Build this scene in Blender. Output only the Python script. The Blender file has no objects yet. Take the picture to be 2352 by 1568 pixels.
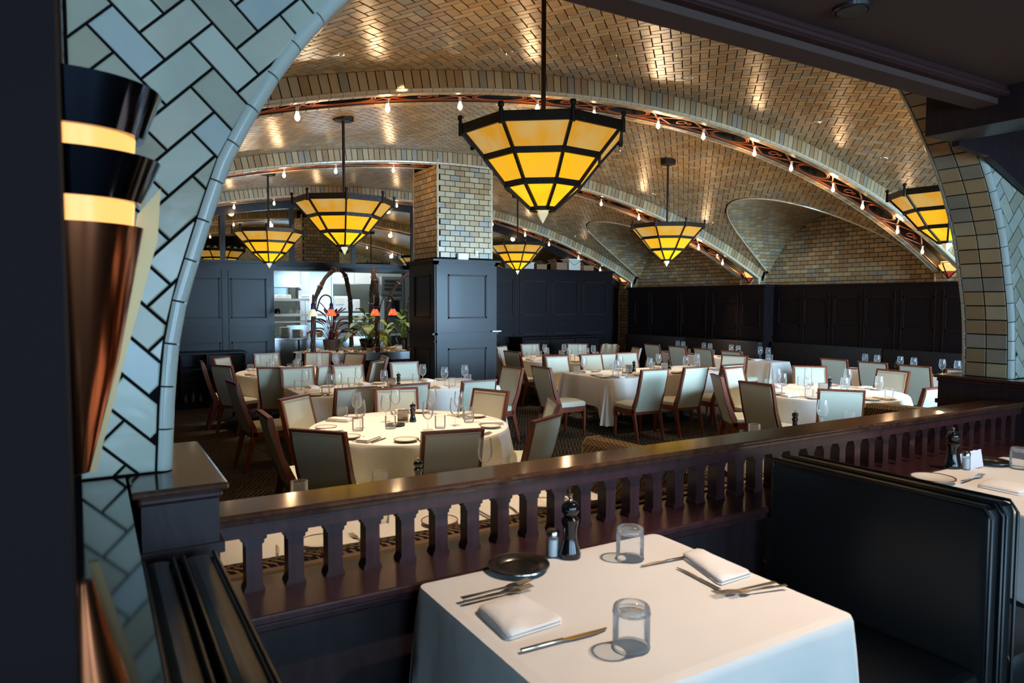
import bpy, math, random
import numpy as np
from mathutils import Vector, Matrix
random.seed(7)
D = bpy.data
SC = bpy.context.scene
COL = SC.collection
PI = math.pi
sin, cos, sqrt, rad = math.sin, math.cos, math.sqrt, math.radians

# ------------------------------------------------------------------ camera
EYE = 1.9                                   # eye height above the dining room floor
pitch, yaw, roll = .0576, .536, .0027
cam = D.cameras.new('camera'); cam.sensor_width = 36.0
cam.lens = 36.0 * 1626.8 / 2352.0
cam.clip_start = .05; cam.clip_end = 200
cam.dof.use_dof = True; cam.dof.focus_distance = 7.5; cam.dof.aperture_fstop = 5.5
cam_o = D.objects.new('camera', cam); COL.objects.link(cam_o)
f0 = Vector((sin(yaw), cos(yaw), 0)); r0 = Vector((cos(yaw), -sin(yaw), 0))
fw = f0 * cos(pitch) + Vector((0, 0, -sin(pitch))); u0 = f0 * sin(pitch) + Vector((0, 0, cos(pitch)))
rt = r0 * cos(roll) + u0 * sin(roll); up = u0 * cos(roll) - r0 * sin(roll)
cam_o.matrix_world = Matrix(((rt.x, up.x, -fw.x, 0), (rt.y, up.y, -fw.y, 0), (rt.z, up.z, -fw.z, EYE), (0, 0, 0, 1)))
SC.camera = cam_o

# ------------------------------------------------------------------ world, exposure, large lights
w = D.worlds.new('world'); SC.world = w; w.use_nodes = True
bg = w.node_tree.nodes['Background']; bg.inputs[0].default_value = (.55, .75, 1, 1); bg.inputs[1].default_value = .03
SC.view_settings.view_transform = 'Standard'; SC.view_settings.look = 'None'
SC.view_settings.gamma = 1; SC.view_settings.use_curve_mapping = False
SC.view_settings.exposure = 0.0
SC.cycles.use_denoising = True
SC.cycles.sample_clamp_indirect = 4.0
SC.cycles.max_bounces = 8; SC.cycles.transmission_bounces = 6; SC.cycles.transparent_max_bounces = 8
SC.cycles.caustics_reflective = False; SC.cycles.caustics_refractive = False

def area(name, loc, rot, sx, sy, power, color, spread=180):
    l = D.lights.new(name, 'AREA'); l.shape = 'RECTANGLE'; l.size = sx; l.size_y = sy
    l.energy = power; l.color = color; l.spread = rad(spread)
    o = D.objects.new(name, l); o.location = loc; o.rotation_euler = rot; COL.objects.link(o); return o
def spot(name, loc, power, color, angle=70, blend=.6, size=.04, to=None):
    l = D.lights.new(name, 'SPOT'); l.energy = power; l.color = color; l.spot_size = rad(angle); l.spot_blend = blend
    l.shadow_soft_size = size
    o = D.objects.new(name, l); o.location = loc; COL.objects.link(o)
    if to is not None:
        o.rotation_euler = (Vector(to) - Vector(loc)).to_track_quat('-Z', 'Y').to_euler()
    return o
def point(name, loc, power, color, size=.05):
    l = D.lights.new(name, 'POINT'); l.energy = power; l.color = color; l.shadow_soft_size = size; l.specular_factor = .15
    o = D.objects.new(name, l); o.location = loc; COL.objects.link(o); return o
SKYC = (.44, .72, 1.0); WARM = (1.0, .78, .52); WARM2 = (1.0, .80, .58)
# daylight through the tall windows of the front wall, behind the booths
for i, (wx, ww) in enumerate(((-3.2, 2.6), (.6, 3.0), (3.9, 2.0))):
    area('window_daylight', (wx, -4.3, 1.75), (rad(90), 0, 0), ww, 1.9, 160, SKYC)
# and through the windows of the next room at the right
for wx in (6.6, 8.9, 11.0):
    area('window_daylight', (wx, -4.3, 1.85), (rad(90), 0, 0), 2.0, 2.0, 1550, SKYC)
# white tube light of the kitchen
area('kitchen_tubes', (4.6, 16.4, 3.15), (0, 0, 0), 5.2, 2.6, 135, (.93, .98, 1.0))

# ------------------------------------------------------------------ materials
def srgb(r, g, b):
    f = lambda c: c / 12.92 if c <= .04045 else ((c + .055) / 1.055) ** 2.4
    return (f(r / 255), f(g / 255), f(b / 255), 1)
def P(name, col, rough=.5, metal=0, spec=.5, coat=0, trans=0, ior=1.45, emit=None, es=0, sheen=0):
    m = D.materials.new(name); m.use_nodes = True
    b = m.node_tree.nodes['Principled BSDF']
    b.inputs['Base Color'].default_value = col; b.inputs['Roughness'].default_value = rough
    b.inputs['Metallic'].default_value = metal; b.inputs['Specular IOR Level'].default_value = spec
    b.inputs['Coat Weight'].default_value = coat; b.inputs['Coat Roughness'].default_value = .08
    b.inputs['Transmission Weight'].default_value = trans; b.inputs['IOR'].default_value = ior
    if sheen: b.inputs['Sheen Weight'].default_value = sheen
    if emit: b.inputs['Emission Color'].default_value = emit; b.inputs['Emission Strength'].default_value = es
    return m
def N(m, t, **k):
    n = m.node_tree.nodes.new(t)
    for a, v in k.items():
        if a.startswith('i_'): n.inputs[int(a[2:])].default_value = v
        else: setattr(n, a, v)
    return n
def L(m, a, ai, b, bi): m.node_tree.links.new(a.outputs[ai], b.inputs[bi])
def ramp(m, stops, mode='LINEAR'):
    r = N(m, 'ShaderNodeValToRGB'); r.color_ramp.interpolation = mode
    e = r.color_ramp.elements
    while len(e) < len(stops): e.new(.5)
    for k, (p, c) in enumerate(stops): e[k].position = p; e[k].color = c
    return r
def bsdf(m): return m.node_tree.nodes['Principled BSDF']
def bump(m, src, si, strength, dist=.01):
    b = N(m, 'ShaderNodeBump'); b.inputs['Strength'].default_value = strength; b.inputs['Distance'].default_value = dist
    L(m, src, si, b, 'Height'); L(m, b, 0, bsdf(m), 'Normal')

def tile_material(name, cols, rough=.16):
    m = P(name, cols[0], rough, spec=.55)
    g = N(m, 'ShaderNodeNewGeometry'); oi = N(m, 'ShaderNodeObjectInfo')
    a = N(m, 'ShaderNodeMath', operation='ADD'); L(m, g, 'Random Per Island', a, 0); L(m, oi, 'Random', a, 1)
    fr = N(m, 'ShaderNodeMath', operation='FRACT'); L(m, a, 0, fr, 0)
    n = len(cols); r = ramp(m, [(k / n, c) for k, c in enumerate(cols)], 'CONSTANT'); L(m, fr, 0, r, 0)
    tc = N(m, 'ShaderNodeTexCoord'); ns = N(m, 'ShaderNodeTexNoise'); ns.inputs['Scale'].default_value = 9
    L(m, tc, 'Object', ns, 'Vector')
    mx = N(m, 'ShaderNodeMixRGB', blend_type='MULTIPLY'); mx.inputs[0].default_value = .25
    L(m, r, 0, mx, 1); L(m, ns, 'Fac', mx, 2); L(m, mx, 0, bsdf(m), 'Base Color')
    n2 = N(m, 'ShaderNodeTexNoise'); n2.inputs['Scale'].default_value = 14; L(m, tc, 'Object', n2, 'Vector')
    bump(m, n2, 'Fac', .12, .01)
    return m
M = {}
M['tile'] = tile_material('glazed_tile', [srgb(188, 166, 128), srgb(166, 138, 100), srgb(196, 178, 142), srgb(176, 148, 108), srgb(160, 152, 134), srgb(192, 166, 122)], .3)
M['tile_front'] = tile_material('glazed_tile_front', [srgb(204, 210, 192), srgb(186, 184, 160), srgb(216, 220, 204), srgb(196, 206, 200), srgb(192, 192, 172), srgb(210, 210, 190)], .2)
M['edge'] = P('glazed_edge_tile', srgb(200, 206, 196), .15)
M['edge_warm'] = P('glazed_edge_tile_warm', srgb(206, 190, 160), .15)
M['grout'] = P('dark_grout', srgb(17, 16, 17), .9, spec=.1)
M['recess'] = P('recess_dark', srgb(30, 26, 24), .8)

def wood_mat(name, c1, c2, rough, scale=3, spec=.5, coat=.25):
    m = P(name, c1, rough, spec=spec, coat=coat)
    tc = N(m, 'ShaderNodeTexCoord'); mp = N(m, 'ShaderNodeMapping'); mp.inputs['Scale'].default_value = (scale * 6, scale * 6, scale)
    L(m, tc, 'Object', mp, 'Vector'); ns = N(m, 'ShaderNodeTexNoise'); ns.inputs['Scale'].default_value = 2.2; ns.inputs['Detail'].default_value = 5
    L(m, mp, 0, ns, 'Vector'); r = ramp(m, [(.35, c1), (.7, c2)]); L(m, ns, 'Fac', r, 0); L(m, r, 0, bsdf(m), 'Base Color')
    return m
M['panel'] = wood_mat('dark_espresso_wood', srgb(16, 11, 14), srgb(23, 16, 19), .35, spec=.24, coat=.015)
M['rail'] = wood_mat('dark_cherry_wood', srgb(50, 28, 30), srgb(66, 37, 38), .32)
M['rail_top'] = wood_mat('polished_cherry_wood', srgb(66, 40, 30), srgb(88, 56, 38), .12)
M['chair_wood'] = wood_mat('cherry_chair_wood', srgb(112, 56, 38), srgb(136, 72, 48), .3)
M['post'] = wood_mat('near_post_wood', srgb(34, 22, 26), srgb(46, 31, 33), .5); M['jamb'] = P('matt_dark_post', srgb(26, 16, 19), .7, spec=.15)
M['soffit'] = P('soffit_wood', srgb(84, 66, 60), .75, spec=.2)
M['moulding'] = P('moulding_wood', srgb(60, 34, 34), .55, spec=.3)
M['bead'] = P('recess_shade_bead', srgb(24, 11, 11), .5, spec=.3)  # reddish bead colour, darkened to paint the shade of the panel recess
M['ledge'] = P('polished_dark_ledge', srgb(30, 30, 28), .06, spec=.9, coat=.8)

def leather(name, c, rough=.42, sc=60):
    m = P(name, c, rough, spec=.45)
    tc = N(m, 'ShaderNodeTexCoord'); v = N(m, 'ShaderNodeTexVoronoi'); v.inputs['Scale'].default_value = sc
    L(m, tc, 'Object', v, 'Vector'); bump(m, v, 'Distance', .08, .003); return m
M['cream'] = leather('cream_leather', srgb(216, 212, 190))
M['sage'] = leather('sage_cream_leather', srgb(204, 204, 182))
M['piping'] = P('tan_piping', srgb(176, 160, 126), .5)
M['black_leather'] = leather('black_leather', srgb(26, 27, 28), .33, 40)

def cloth_mat(name, c):
    m = P(name, c, .85, spec=.2, sheen=.2)
    tc = N(m, 'ShaderNodeTexCoord'); ns = N(m, 'ShaderNodeTexNoise'); ns.inputs['Scale'].default_value = 4; ns.inputs['Detail'].default_value = 3
    L(m, tc, 'Object', ns, 'Vector'); bump(m, ns, 'Fac', .25, .03); return m
M['cloth'] = cloth_mat('white_linen', srgb(232, 224, 214))
M['napkin'] = cloth_mat('folded_linen', srgb(236, 228, 220))
def weave(name, ca, cb, sc):
    m = P(name, ca, .8, spec=.2)
    tc = N(m, 'ShaderNodeTexCoord'); mp = N(m, 'ShaderNodeMapping'); mp.inputs['Rotation'].default_value = (rad(20), rad(45), rad(35)); mp.inputs['Scale'].default_value = (sc, sc, sc)
    L(m, tc, 'Object', mp, 'Vector'); b = N(m, 'ShaderNodeTexBrick'); b.offset = .5
    b.inputs['Color1'].default_value = ca; b.inputs['Color2'].default_value = tuple(x * .8 for x in ca[:3]) + (1,); b.inputs['Mortar'].default_value = cb
    b.inputs['Mortar Size'].default_value = .13; b.inputs['Brick Width'].default_value = 1.1; b.inputs['Row Height'].default_value = .42; b.inputs['Scale'].default_value = 1
    L(m, mp, 0, b, 'Vector'); L(m, b, 'Color', bsdf(m), 'Base Color'); return m
M['banq'] = weave('patterned_upholstery', srgb(178, 144, 96), srgb(46, 36, 32), 34)
M['banq_dark'] = weave('patterned_upholstery_dark', srgb(74, 66, 60), srgb(26, 24, 26), 20)
M['banq_back'] = P('brown_upholstery', srgb(150, 120, 88), .7)

m = P('carpet', srgb(62, 56, 50), .95, spec=.1); M['carpet'] = m
tc = N(m, 'ShaderNodeTexCoord'); mp = N(m, 'ShaderNodeMapping'); mp.inputs['Rotation'].default_value = (0, 0, rad(32)); L(m, tc, 'Object', mp, 'Vector')
ck = N(m, 'ShaderNodeTexChecker'); ck.inputs['Scale'].default_value = 5.5; L(m, mp, 0, ck, 'Vector')
wv = N(m, 'ShaderNodeTexWave', bands_direction='X'); wv.inputs['Scale'].default_value = 7; wv.inputs['Distortion'].default_value = 2.2; wv.inputs['Detail'].default_value = 2
wv2 = N(m, 'ShaderNodeTexWave', bands_direction='Y'); wv2.inputs['Scale'].default_value = 7; wv2.inputs['Distortion'].default_value = 2.2; wv2.inputs['Detail'].default_value = 2
L(m, mp, 0, wv, 'Vector'); L(m, mp, 0, wv2, 'Vector')
mx = N(m, 'ShaderNodeMixRGB'); L(m, ck, 'Fac', mx, 0); L(m, wv, 'Color', mx, 1); L(m, wv2, 'Color', mx, 2)
r = ramp(m, [(.35, srgb(42, 39, 37)), (.65, srgb(58, 54, 50)), (.9, srgb(112, 104, 93))]); L(m, mx, 0, r, 0); L(m, r, 0, bsdf(m), 'Base Color')
M['booth_floor'] = P('booth_floor', srgb(30, 27, 26), .8)

M['iron'] = P('patinated_iron', srgb(44, 38, 32), .5, metal=.6)
m = M['iron']; tc = N(m, 'ShaderNodeTexCoord'); ns = N(m, 'ShaderNodeTexNoise'); ns.inputs['Scale'].default_value = 16; L(m, tc, 'Object', ns, 'Vector')
r = ramp(m, [(.35, srgb(48, 34, 26)), (.6, srgb(40, 38, 34)), (.75, srgb(46, 58, 56))]); L(m, ns, 'Fac', r, 0); L(m, r, 0, bsdf(m), 'Base Color')
M['copper_iron'] = P('copper_painted_iron', srgb(176, 92, 48), .4, metal=.55)
M['copper'] = P('polished_copper', srgb(190, 112, 74), .16, metal=1)
M['brass'] = P('satin_brass', srgb(182, 152, 110), .45, metal=.8)
M['chrome'] = P('dark_chrome', srgb(90, 96, 112), .08, metal=1)
M['steel'] = P('stainless_steel', srgb(178, 184, 186), .25, metal=.9)
M['silver'] = P('silver_plate', srgb(190, 182, 170), .18, metal=1)
M['silver_dark'] = P('dark_pewter', srgb(120, 112, 100), .3, metal=1)
M['porcelain'] = P('white_porcelain', srgb(226, 220, 206), .15)
M['red_line'] = P('dark_red_rim', srgb(130, 44, 36), .3)
M['black_gloss'] = P('black_lacquer', srgb(16, 17, 20), .12, coat=.5)
M['black'] = P('matt_black', srgb(20, 20, 22), .5)
M['white'] = P('white_enamel', srgb(226, 230, 228), .4)
M['kitchen_wall'] = P('kitchen_wall', srgb(176, 184, 174), .5)
M['card'] = P('white_card', srgb(236, 236, 244), .5)
M['cardboard'] = P('cardboard', srgb(134, 100, 72), .85)
M['plastic'] = P('milky_plastic', srgb(190, 184, 170), .4)
M['pottery'] = P('brown_slatted_pot', srgb(92, 74, 60), .6)
M['vine'] = wood_mat('twisted_vine', srgb(48, 34, 26), srgb(84, 60, 44), .75)
def leaf_mat(name, a, b):
    m = P(name, a, .4, spec=.4); tc = N(m, 'ShaderNodeTexCoord'); ns = N(m, 'ShaderNodeTexNoise'); ns.inputs['Scale'].default_value = 22
    L(m, tc, 'Object', ns, 'Vector'); r = ramp(m, [(.4, a), (.65, b)]); L(m, ns, 'Fac', r, 0); L(m, r, 0, bsdf(m), 'Base Color'); return m
M['leaf'] = leaf_mat('green_leaf', srgb(86, 124, 52), srgb(150, 176, 96))
M['leaf_red'] = leaf_mat('crimson_leaf', srgb(40, 20, 26), srgb(128, 24, 48))
M['paper'] = P('crumpled_paper', srgb(226, 216, 198), .8)
M['steel_wall'] = P('brushed_steel_wall', srgb(186, 204, 206), .35, metal=.5)
M['green_bag'] = P('green_plastic', srgb(40, 160, 120), .5)
M['orange'] = P('orange_plastic', srgb(226, 140, 40), .5)
M['blue'] = P('blue_plastic', srgb(50, 90, 170), .5)
M['mirror'] = P('mirror_glass', srgb(205, 212, 206), .015, metal=1)
def glass(name, col=(1, 1, 1, 1), haze=.065):
    m = D.materials.new(name); m.use_nodes = True; nt = m.node_tree; nt.nodes.remove(nt.nodes['Principled BSDF'])
    out = nt.nodes['Material Output']
    g = N(m, 'ShaderNodeBsdfGlossy'); g.inputs['Roughness'].default_value = .02; g.inputs['Color'].default_value = (1, 1, 1, 1)
    t = N(m, 'ShaderNodeBsdfTransparent'); t.inputs['Color'].default_value = col
    fz = N(m, 'ShaderNodeFresnel'); fz.inputs['IOR'].default_value = 1.30
    mx = N(m, 'ShaderNodeMixShader'); L(m, fz, 0, mx, 0); L(m, t, 0, mx, 1); L(m, g, 0, mx, 2)
    df = N(m, 'ShaderNodeBsdfTranslucent'); df.inputs['Color'].default_value = (.95, .95, .95, 1); dg = N(m, 'ShaderNodeBsdfDiffuse'); dg.inputs['Color'].default_value = (.95, .95, .95, 1)
    a = N(m, 'ShaderNodeAddShader'); L(m, df, 0, a, 0); L(m, dg, 0, a, 1); m2 = N(m, 'ShaderNodeMixShader'); m2.inputs[0].default_value = haze  # even white haze stands in for reflected and refracted light
    L(m, mx, 0, m2, 1); L(m, a, 0, m2, 2); L(m, m2, 0, out, 0); return m
M['glass'] = glass('clear_thin_glass', (.965, .975, .975, 1))
M['thick_glass'] = P('thick_tumbler_glass', (1, 1, 1, 1), 0, trans=1, ior=1.42)
def emis(name, col, s): return P(name, (.02, .015, .01, 1), .3, emit=col, es=s)
def amber(name, c1, c2, s):
    m = P(name, tuple(x * .5 for x in c1[:3]) + (1,), .3, emit=c1, es=s)
    tc = N(m, 'ShaderNodeTexCoord'); ns = N(m, 'ShaderNodeTexNoise'); ns.inputs['Scale'].default_value = 3.5; ns.inputs['Detail'].default_value = 2
    mp = N(m, 'ShaderNodeMapping'); mp.inputs['Scale'].default_value = (2.4, 2.4, .8); L(m, tc, 'Object', mp, 'Vector'); L(m, mp, 0, ns, 'Vector')
    r = ramp(m, [(.38, c1), (.66, c2)]); L(m, ns, 'Fac', r, 0); L(m, r, 0, bsdf(m), 'Emission Color'); return m
M['amber_top'] = amber('amber_glass_upper', srgb(214, 150, 40), srgb(204, 166, 96), .82)
M['amber_mid'] = amber('amber_glass_middle', srgb(250, 182, 24), srgb(236, 176, 50), .95)
M['amber_low'] = amber('amber_glass_lower', srgb(255, 208, 24), srgb(255, 190, 20), 1.02)
M['crystal'] = P('faceted_crystal', srgb(240, 228, 190), .05, emit=srgb(255, 236, 180), es=.45)
M['bulb'] = emis('glowing_bulb', (1, .74, .42, 1), 11)
M['flame'] = emis('lit_glass', (1, .47, .13, 1), 1.6)
M['lampspeck'] = emis('recessed_lamp', (1, .96, .9, 1), 4)
M['red_shade'] = amber('red_art_glass', srgb(226, 66, 28), srgb(255, 176, 110), 1.0)
M['red_shade'].node_tree.nodes['Noise Texture'].inputs['Scale'].default_value = 26
M['blue_shade'] = P('violet_glass_neck', srgb(50, 36, 110), .3)
M['red_glass'] = P('red_glass', srgb(130, 30, 20), .3, emit=srgb(130, 40, 20), es=.8)

# ------------------------------------------------------------------ mesh helpers
class MB:
    def __init__(s): s.v = []; s.f = []; s.m = []
    def add(s, vs, fs, mi=0):
        o = len(s.v); s.v += [tuple(p) for p in vs]; s.f += [tuple(i + o for i in f) for f in fs]; s.m += [mi] * len(fs); return s
    def box(s, x0, x1, y0, y1, z0, z1, mi=0):
        return s.add([(x0, y0, z0), (x1, y0, z0), (x1, y1, z0), (x0, y1, z0), (x0, y0, z1), (x1, y0, z1), (x1, y1, z1), (x0, y1, z1)],
                     [(0, 3, 2, 1), (4, 5, 6, 7), (0, 1, 5, 4), (1, 2, 6, 5), (2, 3, 7, 6), (3, 0, 4, 7)], mi)
    def rbox(s, x0, x1, y0, y1, z0, z1, r=.01, mi=0):
        r = min(r, (x1 - x0) / 2.01, (y1 - y0) / 2.01, (z1 - z0) / 2.01)
        rings = []
        for z, q in ((z0, r), (z0 + r * .3, r * .3), (z0 + r, 0), (z1 - r, 0), (z1 - r * .3, r * .3), (z1, r)):
            ring = []
            for cx, cy, a0 in ((x1 - r, y1 - r, 0), (x0 + r, y1 - r, 90), (x0 + r, y0 + r, 180), (x1 - r, y0 + r, 270)):
                for a in (0, 45, 90):
                    ring.append((cx + (r - q) * cos(rad(a0 + a)), cy + (r - q) * sin(rad(a0 + a)), z))
            rings.append(ring)
        return s.rings(rings, True, mi)
    def rings(s, rings, caps=True, mi=0, closed=True):
        n = len(rings[0]); vs = [p for r in rings for p in r]; fs = []
        for k in range(len(rings) - 1):
            for i in range(n if closed else n - 1):
                j = (i + 1) % n; fs.append((k * n + i, k * n + j, (k + 1) * n + j, (k + 1) * n + i))
        if caps: fs.append(tuple(range(n - 1, -1, -1))); fs.append(tuple((len(rings) - 1) * n + i for i in range(n)))
        return s.add(vs, fs, mi)
    def lathe(s, prof, n=20, c=(0, 0, 0), mi=0, a0=0, caps=False):
        return s.rings([[(c[0] + max(r, 1e-4) * cos(a0 + 2 * PI * i / n), c[1] + max(r, 1e-4) * sin(a0 + 2 * PI * i / n), c[2] + z) for i in range(n)] for r, z in prof], caps, mi)
    def prism(s, poly, S, t0, t1, mi=0):
        n = len(poly); vs = [S(a, b, t0) for a, b in poly] + [S(a, b, t1) for a, b in poly]
        fs = [tuple(range(n - 1, -1, -1)), tuple(range(n, 2 * n))] + [(i, (i + 1) % n, n + (i + 1) % n, n + i) for i in range(n)]
        return s.add(vs, fs, mi)
    def tube(s, pts, r, n=8, mi=0, caps=True):
        pts = [Vector(p) for p in pts]; rings = []; prev = None
        for i, p in enumerate(pts):
            d = (pts[min(i + 1, len(pts) - 1)] - pts[max(i - 1, 0)]).normalized()
            if prev is None: a = d.orthogonal().normalized()
            else: a = (prev - d * prev.dot(d)).normalized()
            prev = a; b = d.cross(a); rr = r(i / (len(pts) - 1)) if callable(r) else r
            rings.append([tuple(p + a * rr * cos(2 * PI * k / n) + b * rr * sin(2 * PI * k / n)) for k in range(n)])
        return s.rings(rings, caps, mi)
    def bar(s, a, b, hw, hh, upv=(0, 0, 1), mi=0):
        a = Vector(a); b = Vector(b); d = (b - a).normalized(); u = Vector(upv); sd = d.cross(u).normalized(); u = sd.cross(d)
        vs = [tuple(p + sd * i * hw + u * j * hh) for p in (a, b) for i, j in ((-1, -1), (1, -1), (1, 1), (-1, 1))]
        return s.add(vs, [(0, 1, 2, 3), (7, 6, 5, 4), (0, 4, 5, 1), (1, 5, 6, 2), (2, 6, 7, 3), (3, 7, 4, 0)], mi)
    def xf(s, mat):
        s.v = [tuple(mat @ Vector(p)) for p in s.v]; return s
    def mesh(s, name, mats, smooth=False):
        me = D.meshes.new(name); me.from_pydata(s.v, [], s.f)
        for k in (mats if isinstance(mats, (list, tuple)) else [mats]): me.materials.append(M[k])
        if any(s.m): me.polygons.foreach_set('material_index', s.m)
        if smooth:
            me.polygons.foreach_set('use_smooth', [True] * len(me.polygons))
            try: me.set_sharp_from_angle(angle=rad(40))
            except Exception: pass
        me.update(); return me
    def build(s, name, mats, parent=None, loc=None, rz=0, smooth=False):
        return obj(name, s.mesh(name, mats, smooth), parent, loc, rz)
def obj(name, me, parent=None, loc=None, rz=0):
    o = D.objects.new(name, me); COL.objects.link(o)
    if parent is not None: o.parent = parent
    if loc is not None: o.location = loc
    if rz: o.rotation_euler = (0, 0, rz)
    return o
def empty(name, loc=(0, 0, 0), rz=0):
    o = D.objects.new(name, None); o.empty_display_size = .1; COL.objects.link(o); o.location = loc; o.rotation_euler = (0, 0, rz); return o
def tag(o, label=None, cat=None, group=None, kind=None):
    if label: o['label'] = label
    if cat: o['category'] = cat
    if group: o['group'] = group
    if kind: o['kind'] = kind
    return o
KIDS = {}
def kids(o): return [c for c in o.children]
def copy_tree(o, parent=None, loc=None, rz=None):
    c = o.copy(); COL.objects.link(c)
    if parent is not None: c.parent = parent
    if loc is not None: c.location = loc
    if rz is not None: c.rotation_euler = (0, 0, rz)
    for ch in list(o.children): copy_tree(ch, c)
    return c
def clip(poly, f):
    """keep the part of the polygon where f <= 0"""
    out = []; n = len(poly)
    if n < 3: return []
    vals = [f(*p) for p in poly]
    for i in range(n):
        a, b = poly[i], poly[(i + 1) % n]; fa, fb = vals[i], vals[(i + 1) % n]
        if fa <= 0: out.append(a)
        if (fa <= 0) != (fb <= 0):
            t = fa / (fa - fb)
            p = (a[0] + (b[0] - a[0]) * t, a[1] + (b[1] - a[1]) * t)
            for _ in range(3):
                fp = f(*p)
                if abs(fp) < 1e-5 or abs(fb - fa) < 1e-9: break
                t = min(1, max(0, t + fp / (fa - fb))); p = (a[0] + (b[0] - a[0]) * t, a[1] + (b[1] - a[1]) * t)
            out.append(p)
    return out
def parea(p): return abs(sum(p[i][0] * p[(i + 1) % len(p)][1] - p[(i + 1) % len(p)][0] * p[i][1] for i in range(len(p)))) / 2
def shrink(poly, d):
    cx = sum(p[0] for p in poly) / len(poly); cy = sum(p[1] for p in poly) / len(poly); o = []
    for x, y in poly:
        l = math.hypot(x - cx, y - cy); k = max(.2, 1 - d / max(l, 1e-6)); o.append((cx + (x - cx) * k, cy + (y - cy) * k))
    return o
def tile(mb, poly, S, h=.006, ch=.0035, mi=0):
    n = len(poly); top = shrink(poly, ch)
    vs = [S(a, b, 0) for a, b in poly] + [S(a, b, h * .75) for a, b in poly] + [S(a, b, h) for a, b in top]
    fs = [tuple(2 * n + i for i in range(n))]
    for i in range(n):
        j = (i + 1) % n; fs += [(i, j, n + j, n + i), (n + i, n + j, 2 * n + j, 2 * n + i)]
    mb.add(vs, fs, mi)
def herring(a0, a1, b0, b1, w, j, O=(0, 0)):
    """herringbone tiles at 45 degrees filling a0..a1 x b0..b1; w = short pitch, j = half joint"""
    s2 = sqrt(2); e1 = (w / s2, w / s2); e2 = (-w / s2, w / s2); q = j / w
    H = [(q, q), (2 - q, q), (2 - q, 1 - q), (q, 1 - q)]; V = [(q, 1 + q), (1 - q, 1 + q), (1 - q, 3 - q), (q, 3 - q)]
    vx, vy = 2 * s2 * w, s2 * w
    for i in range(int((a0 - O[0]) / vx) - 3, int((a1 - O[0]) / vx) + 4):
        for k in range(int((b0 - O[1]) / vy) - 5, int((b1 - O[1]) / vy) + 5):
            for T in (H, V):
                p = [(O[0] + i * vx + a * e1[0] + b * e2[0], O[1] + k * vy + a * e1[1] + b * e2[1]) for a, b in T]
                cx = sum(t[0] for t in p) / 4; cy = sum(t[1] for t in p) / 4
                if a0 - w * 1.2 < cx < a1 + w * 1.2 and b0 - w * 1.2 < cy < b1 + w * 1.2: yield p
def bond(a0, a1, b0, b1, L_, h, j, off=0):
    """running bond rows"""
    r = 0; b = b0
    while b < b1 - 1e-6:
        a = a0 - (L_ / 2 if r % 2 else 0) + off
        while a < a1:
            p = [(max(a + j, a0), b + j), (min(a + L_ - j, a1), b + j), (min(a + L_ - j, a1), min(b + h - j, b1)), (max(a + j, a0), min(b + h - j, b1))]
            if p[1][0] - p[0][0] > .012: yield p
            a += L_
        b += h; r += 1
def proj(x, y, z):
    v = Vector((x, y, z - EYE)); d = v.dot(fw)
    if d < .05: return None
    return (1176 + 1626.8 * v.dot(rt) / d, 784 - 1626.8 * v.dot(up) / d, d)

# ================================================================== THE SETTING
def struct(o): o['kind'] = 'structure'; return o
fl = MB().box(-1.9, 12.3, 1.75, 19, -.1, 0).build('floor', 'carpet'); struct(fl)
struct(MB().box(-4.5, 12.3, -5, 1.75, .3, .4).build('floor_booths', 'booth_floor'))

XC, ZT, R = 5.12, 4.169, 14.78
def zv(x): return ZT - R + sqrt(max(R * R - (x - XC) ** 2, 1))
def SV(s, y, h):                                   # vault surface: s arc length from the crown, y along, h inward
    a = s / R; return (XC + (R - h) * sin(a), y, ZT - R + (R - h) * cos(a))
XW = 12.0; XL = 2 * XC - XW
ZC = 3.58                                          # crown of the lunette vaults
SW = R * math.asin((XW - XC) / R)
def zp(dy): return ZC - .238 * dy * dy - .052 * dy ** 4
BAYS = [(2.24, 5.93), (6.43, 9.93), (10.43, 13.93)]
ARCH = [5.93, 9.93, 13.93]
bay_mid = lambda b: 4.18 + 4.0 * b
# ---- ceiling: grout shell of the vault with openings for the lunette vaults
ceil = empty('ceiling'); struct(ceil)
sh = MB()
for b, (ya, yb) in enumerate(BAYS):
    ym = bay_mid(b); f = lambda s, y, ym=ym: zp(abs(y - ym)) - SV(s, y, 0)[2] if abs(s) > 3.2 else -1
    ns, ny = 96, 28
    for i in range(ns):
        for k in range(ny):
            s0, s1 = -SW + 2 * SW * i / ns, -SW + 2 * SW * (i + 1) / ns; y0, y1 = ya + (yb - ya) * k / ny, ya + (yb - ya) * (k + 1) / ny
            p = clip([(s0, y0), (s1, y0), (s1, y1), (s0, y1)], f)
            if len(p) > 2: sh.add([SV(a, c, 0) for a, c in p], [tuple(range(len(p)))])
sh.build('vault_shell', 'grout', ceil)
# ---- herringbone tiles of the vault
cands = []
for b, (ya, yb) in enumerate(BAYS):
    ym = bay_mid(b)
    for p in herring(-SW, SW, ya - .05, yb + .05, .0815, .0046, (.02 + b, .03)):
        cs = sum(q[0] for q in p) / 4; cy = sum(q[1] for q in p) / 4
        if abs(cs) > SW - .05: continue
        if abs(cs) > 3.2:
            f = lambda s, y: zp(abs(y - ym)) - SV(s, y, 0)[2] + .012
            p = clip(p, f)
            if len(p) < 3 or parea(p) < .0006: continue
        c = SV(cs, cy, 0); pj = proj(*c)
        size = 0
        if pj and 560 < pj[0] < 2050 and 4 < pj[1] < 420: size = 1 / pj[2]
        cands.append((size, b, p))
cands.sort(key=lambda t: -t[0])
for sz, b, p in cands[:300]:
    t = MB(); tile(t, p, SV); t.build('tile', 'tile', ceil)
rest = [MB(), MB(), MB()]
for sz, b, p in cands[300:]: tile(rest[b], p, SV)
allm = MB()
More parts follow.
